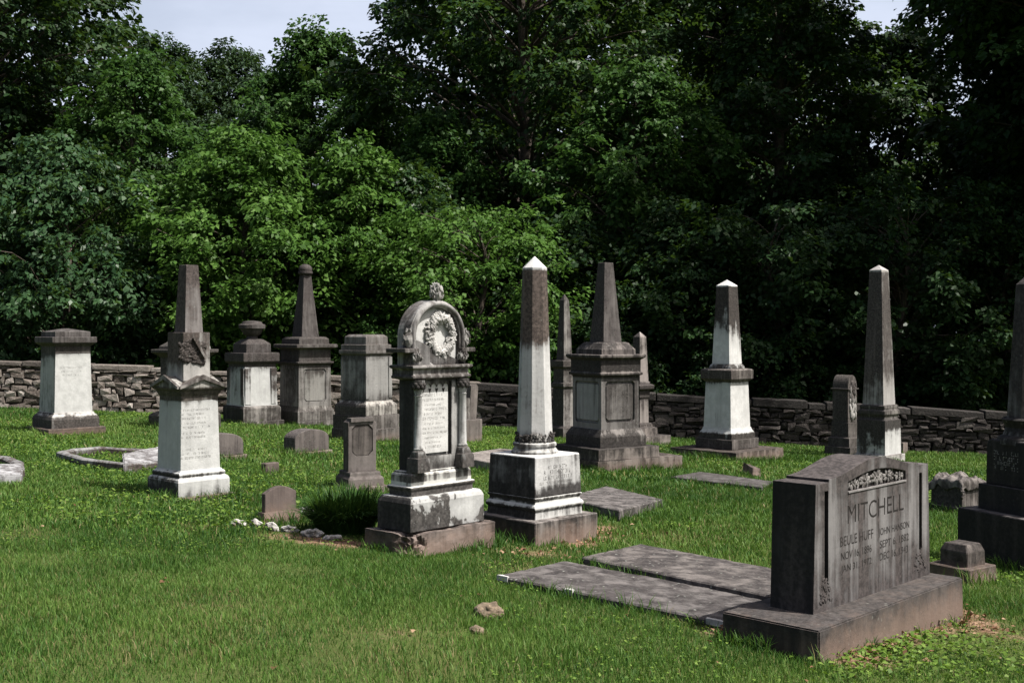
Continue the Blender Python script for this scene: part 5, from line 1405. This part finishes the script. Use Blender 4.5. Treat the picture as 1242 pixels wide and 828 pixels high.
def at_px(px, Y): return (px - CX) / F * Y
def zpx(py, Y): return EYE - (py - HY) / F * Y
tot = 0
def T(label, px, Y, ytop, ybot, wpx, kind, shape='round', name='broadleaf_tree', cat='tree', **kw):
    global tot
    tot += tree(name, label, cat, at_px(px, Y), Y, zpx(ytop, Y), zpx(ybot, Y), wpx / 2 / F * Y, kind, shape, **kw)
# left
T('tall dark tree filling the upper left corner, crown beyond the frame', -30, 34, -260, 260, 330, 'deep', 'round', limbs=130, sprays=11, leaf=.17, perspray=30, trunk_r=.3)
T('dark blue green drooping tree low behind the far left pedestal', 75, 28.8, 170, 455, 330, 'blue', 'egg', limbs=85, sprays=11, leaf=.15, perspray=30, droop=.5, trunk_r=.14)
T('mid green rounded tree above the left wall, in front of the cedars', 170, 33.5, 62, 380, 240, 'mid', 'egg', limbs=75, sprays=10, leaf=.15, perspray=30)
T('bright yellow green maple behind the gabled obelisk and urn', 300, 29.2, 160, 440, 290, 'bright', 'egg', limbs=85, sprays=11, leaf=.15, perspray=28, layered=.6)
T('bright green maple behind the domed knob obelisk', 425, 30, 168, 430, 180, 'bright', 'egg', limbs=65, sprays=10, leaf=.15, perspray=26, layered=.6)
T('dark pointed cedar at the left of the far sky gap', 205, 50, 48, 300, 200, 'cedar', 'egg', 'cedar_tree', limbs=100, sprays=12, leaf=.22, perspray=26, aspect=.35, spray_len=.9)
T('dark pointed cedar in the middle of the far sky gap', 280, 52, 52, 300, 200, 'cedar', 'egg', 'cedar_tree', limbs=100, sprays=12, leaf=.22, perspray=26, aspect=.35, spray_len=.9)
T('shorter dark cedar under the far sky gap', 335, 54, 80, 300, 200, 'cedar', 'egg', 'cedar_tree', limbs=90, sprays=12, leaf=.22, perspray=26, aspect=.35, spray_len=.9)
T('tall lacy tree reaching into the sky gap right of the cedars', 385, 45, 28, 300, 210, 'mid', 'egg', limbs=90, sprays=11, leaf=.19, perspray=26, spray_len=1.0)
T('mid green tree closing the right side of the sky gap', 462, 42, 82, 330, 150, 'mid', 'egg', limbs=60, sprays=9, leaf=.18, perspray=26)
# centre
T('dark rounded vine covered tree left of the arched monument head', 500, 31, 195, 440, 130, 'dark', 'egg', limbs=60, sprays=10, leaf=.13, perspray=30, inner=False)
T('pale feathery tree above the dark rounded one', 530, 34.5, 138, 330, 120, 'mid', 'egg', limbs=50, sprays=9, leaf=.15, perspray=24)
T('bright tree of flat layered boughs behind the arched monument', 575, 28.4, 255, 460, 230, 'bright', 'spread', limbs=55, sprays=10, leaf=.13, perspray=28, layered=.95)
T('very tall dark tree with visible limbs above the panelled and octagonal obelisks', 640, 37, -260, 250, 420, 'dark', 'round', limbs=110, sprays=11, leaf=.19, perspray=30, trunk_r=.36, spray_len=1.0)
T('mid green tree with dark twisted trunk, right of the middle', 775, 32, 70, 330, 240, 'mid', 'egg', limbs=70, sprays=10, leaf=.16, perspray=26, trunk_r=.22)
T('low dark tree behind the octagonal obelisk', 690, 30, 270, 470, 190, 'deep', 'egg', limbs=55, sprays=10, leaf=.14, perspray=28)
# right
T('large dark tree above the stained obelisk with a lighter crest', 940, 33, -110, 330, 235, 'dark', 'round', limbs=95, sprays=10, leaf=.16, perspray=30, trunk_r=.28)
T('tall dark tree filling the upper right corner', 1266, 32, -260, 300, 210, 'deep', 'round', limbs=95, sprays=10, leaf=.16, perspray=30, trunk_r=.26)
T('dark understory tree behind the little obelisk', 825, 29.2, 245, 480, 200, 'deep', 'egg', limbs=60, sprays=10, leaf=.14, perspray=28)
T('dark layered understory tree behind the stained obelisk', 945, 28.6, 250, 480, 240, 'deep', 'spread', limbs=60, sprays=10, leaf=.14, perspray=28, layered=.9)
T('dark layered understory tree behind the tall thin obelisk', 1085, 28.6, 225, 490, 240, 'deep', 'spread', limbs=65, sprays=10, leaf=.14, perspray=28, layered=.9)
T('dark understory tree behind the frame edge obelisk', 1225, 29, 215, 490, 220, 'deep', 'egg', limbs=60, sprays=10, leaf=.14, perspray=28)
# farther rank
for px, Y, yt, w_, kd, lb_ in ((55, 46, -230, 230, 'deep', 'tall shaded tree far behind the upper left corner'), (555, 50, -230, 220, 'dark', 'far tree showing through the left of the tall central crown'), (650, 47, -260, 260, 'deep', 'far tree right behind the tall central crown'), (750, 52, -260, 280, 'dark', 'far dark tree right of the tall central one'),
                           (850, 46, -260, 260, 'deep', 'far dark tree behind the large right hand crown'), (945, 48, -260, 180, 'deep', 'far shaded tree left of the small right sky gap'), (1085, 50, 28, 230, 'deep', 'far shaded tree just below the small right sky gap'), (1270, 48, -230, 200, 'deep', 'far shaded tree right of the small right sky gap')):
    T(lb_, px, Y, yt, 330, w_, kd, 'egg', limbs=95, sprays=11, leaf=.28, perspray=22, spray_len=1.3, trunk_r=.25)
# woods beside the graveyard, out of view to the right: they shade the right-hand trees
for X, Y, H, zc_, R_, lb_ in ((13.4, 28.3, 20, 11.5, 4.9, 'high crowned shade tree just outside the right edge, crown over the wood'), (15.2, 28.2, 20, 7, 4.6, 'tall shade tree just outside the right edge behind the wall'), (19.5, 29, 20, 4, 4.8, 'tall shade tree second outside the right edge behind the wall'),
                         (24.5, 31, 22, 4, 5.5, 'outermost tall shade tree right of the graveyard'), (19, 37, 21, 4, 5.5, 'tall shade tree outside the right edge deeper in the wood')):
    tree('broadleaf_tree', lb_, 'tree', X, Y, ground(X, Y) + H, ground(X, Y) + zc_, R_, 'dark', 'round', limbs=90, sprays=11, leaf=.2 if X < 16 else .34, perspray=44 if X < 16 else 24, spray_len=1.3, trunk_r=.3, layered=.5)
# shrubs along the wall
SH = (( -20, 'blue', 'dark shrub over the wall at the far left edge', 395, 110), (130, 'dark', 'dark shrub over the wall right of the far left pedestal', 380, 120), (255, 'mid', 'green shrub over the wall between gabled obelisk and urn', 385, 110), (470, 'mid', 'green shrub over the wall left of the arched monument', 390, 110),
      (625, 'mid', 'green shrub over the wall behind the octagonal obelisk', 395, 110), (740, 'deep', 'dark shrub behind the massive panelled obelisk', 400, 130), (850, 'deep', 'dark feathery shrub over the wall left of the stained obelisk', 420, 110), (1000, 'deep', 'dark shrub over the wall left of the small hooded monument', 430, 150), (1150, 'deep', 'dark shrub over the wall left of the frame edge obelisk', 430, 150))
for px, kd, lb_, yt, w_ in SH:
    T(lb_, px, 27.9, yt, 520, w_, kd, 'round', 'shrub', 'shrub', limbs=34, sprays=9, leaf=.12, perspray=24, trunk_r=.05, group='shrubs along the wall', spray_len=.55)

# far wood reading as one mass
n = 9500; fx = rng.uniform(-36, 36, n); fy_ = 57 + rng.random(n) * 9
hz = np.where(fx < -4, 10.0, 13.0) * (.72 + .4 * vnoise(fx, fy_ * 0 + 1, 5.0, .28)); fz = ground_np(fx, fy_) + hz * rng.random(n) ** .8
K = 16
pos = np.stack([fx, fy_, fz], 1)[:, None] + rng.standard_normal((n, K, 3)) * [.7, .7, .4]
V = leaf_quads(pos.reshape(-1, 3), rng.standard_normal((n * K, 3)), np.array([0, -.4, 1]) + rng.standard_normal((n * K, 3)) * .6, .42 * (.6 + .7 * rng.random(n * K)), .65)
setp(link('far_woods', quads_mesh('far_woods', V, rng.random(len(V))), LEAF['dark']), kind='stuff')
# leaf mould and saplings under the trees
n = 26000; fx = rng.uniform(-19, 19, n); fy_ = 27.3 + rng.random(n) * 14; cl = vnoise(fx, fy_, 3.0, .8)
fz = ground_np(fx, fy_) + .05 + rng.random(n) * cl * 1.3
V = leaf_quads(np.stack([fx, fy_, fz], 1), rng.standard_normal((n, 3)) * [1, 1, .4], np.array([0, 0, 1]) + rng.standard_normal((n, 3)) * .5, .16 * (.6 + .7 * rng.random(n)), .6)
setp(link('undergrowth', quads_mesh('undergrowth', V, rng.random(n)), LEAF['deep']), kind='stuff')
print('LEAVES', tot)

# ================================================================== LIGHT, SKY, CAMERA
SUN_EL = math.radians(60); SH_ = Vector((.94, -.34)).normalized()
az = math.atan2(SH_.x, SH_.y)                        # clockwise from +Y
w = bpy.data.worlds.new('World'); sc.world = w; w.use_nodes = True
nt = w.node_tree; bg = nt.nodes['Background']
sky = nt.nodes.new('ShaderNodeTexSky'); sky.sky_type = 'NISHITA'; sky.sun_disc = False
sky.sun_elevation = SUN_EL; sky.sun_rotation = az; sky.air_density = 1.0; sky.dust_density = 6.0; sky.ozone_density = .7
k = N(nt); tcw = nt.nodes.new('ShaderNodeTexCoord'); sv = nt.nodes.new('ShaderNodeSeparateXYZ'); nt.links.new(tcw.outputs['Generated'], sv.inputs[0])
# invented pale cloud bank, added to brighten the low northern sky beyond the trees
cl_ = k.noise(k.map(tcw.outputs['Generated'], scale=(1, 1, 3)), 2.2, 6, .6)
bank = k.math('MULTIPLY', k.smooth(sv.outputs[1], .5, .85), k.math('SUBTRACT', 1.0, k.smooth(sv.outputs[2], .3, .6)))
bank = k.math('MULTIPLY', bank, k.math('ADD', .62, k.math('MULTIPLY', k.smooth(cl_, .3, .7), .38)))
nt.links.new(k.mix(bank, sky.outputs[0], (5.2, 5.7, 6.9)), bg.inputs[0]); bg.inputs[1].default_value = .075
ld = bpy.data.lights.new('sun', 'SUN'); ld.energy = 4.5; ld.angle = math.radians(.5); ld.color = (1, .96, .9)
lo = bpy.data.objects.new('sun', ld); COL.objects.link(lo)
sd = Vector((SH_.x * math.cos(SUN_EL), SH_.y * math.cos(SUN_EL), math.sin(SUN_EL)))
lo.rotation_euler = sd.to_track_quat('Z', 'Y').to_euler(); lo.location = sd * 40

cam = bpy.data.cameras.new('camera'); co = bpy.data.objects.new('camera', cam); COL.objects.link(co)
co.location = (0, 0, EYE); co.rotation_euler = (PI / 2, 0, 0)
cam.sensor_width = 36; cam.lens = 36 * F / 1242; cam.shift_y = (HY - 414) / 1242; cam.clip_end = 2000; cam.clip_start = .1
sc.camera = co
sc.view_settings.view_transform = 'Standard'; sc.view_settings.look = 'None'; sc.view_settings.gamma = 1; sc.view_settings.use_curve_mapping = False
sc.view_settings.exposure = 0.96
sc.render.engine = 'CYCLES'
sc.cycles.max_bounces = 6; sc.cycles.diffuse_bounces = 3; sc.cycles.transmission_bounces = 3; sc.cycles.transparent_max_bounces = 4
sc.cycles.use_denoising = True
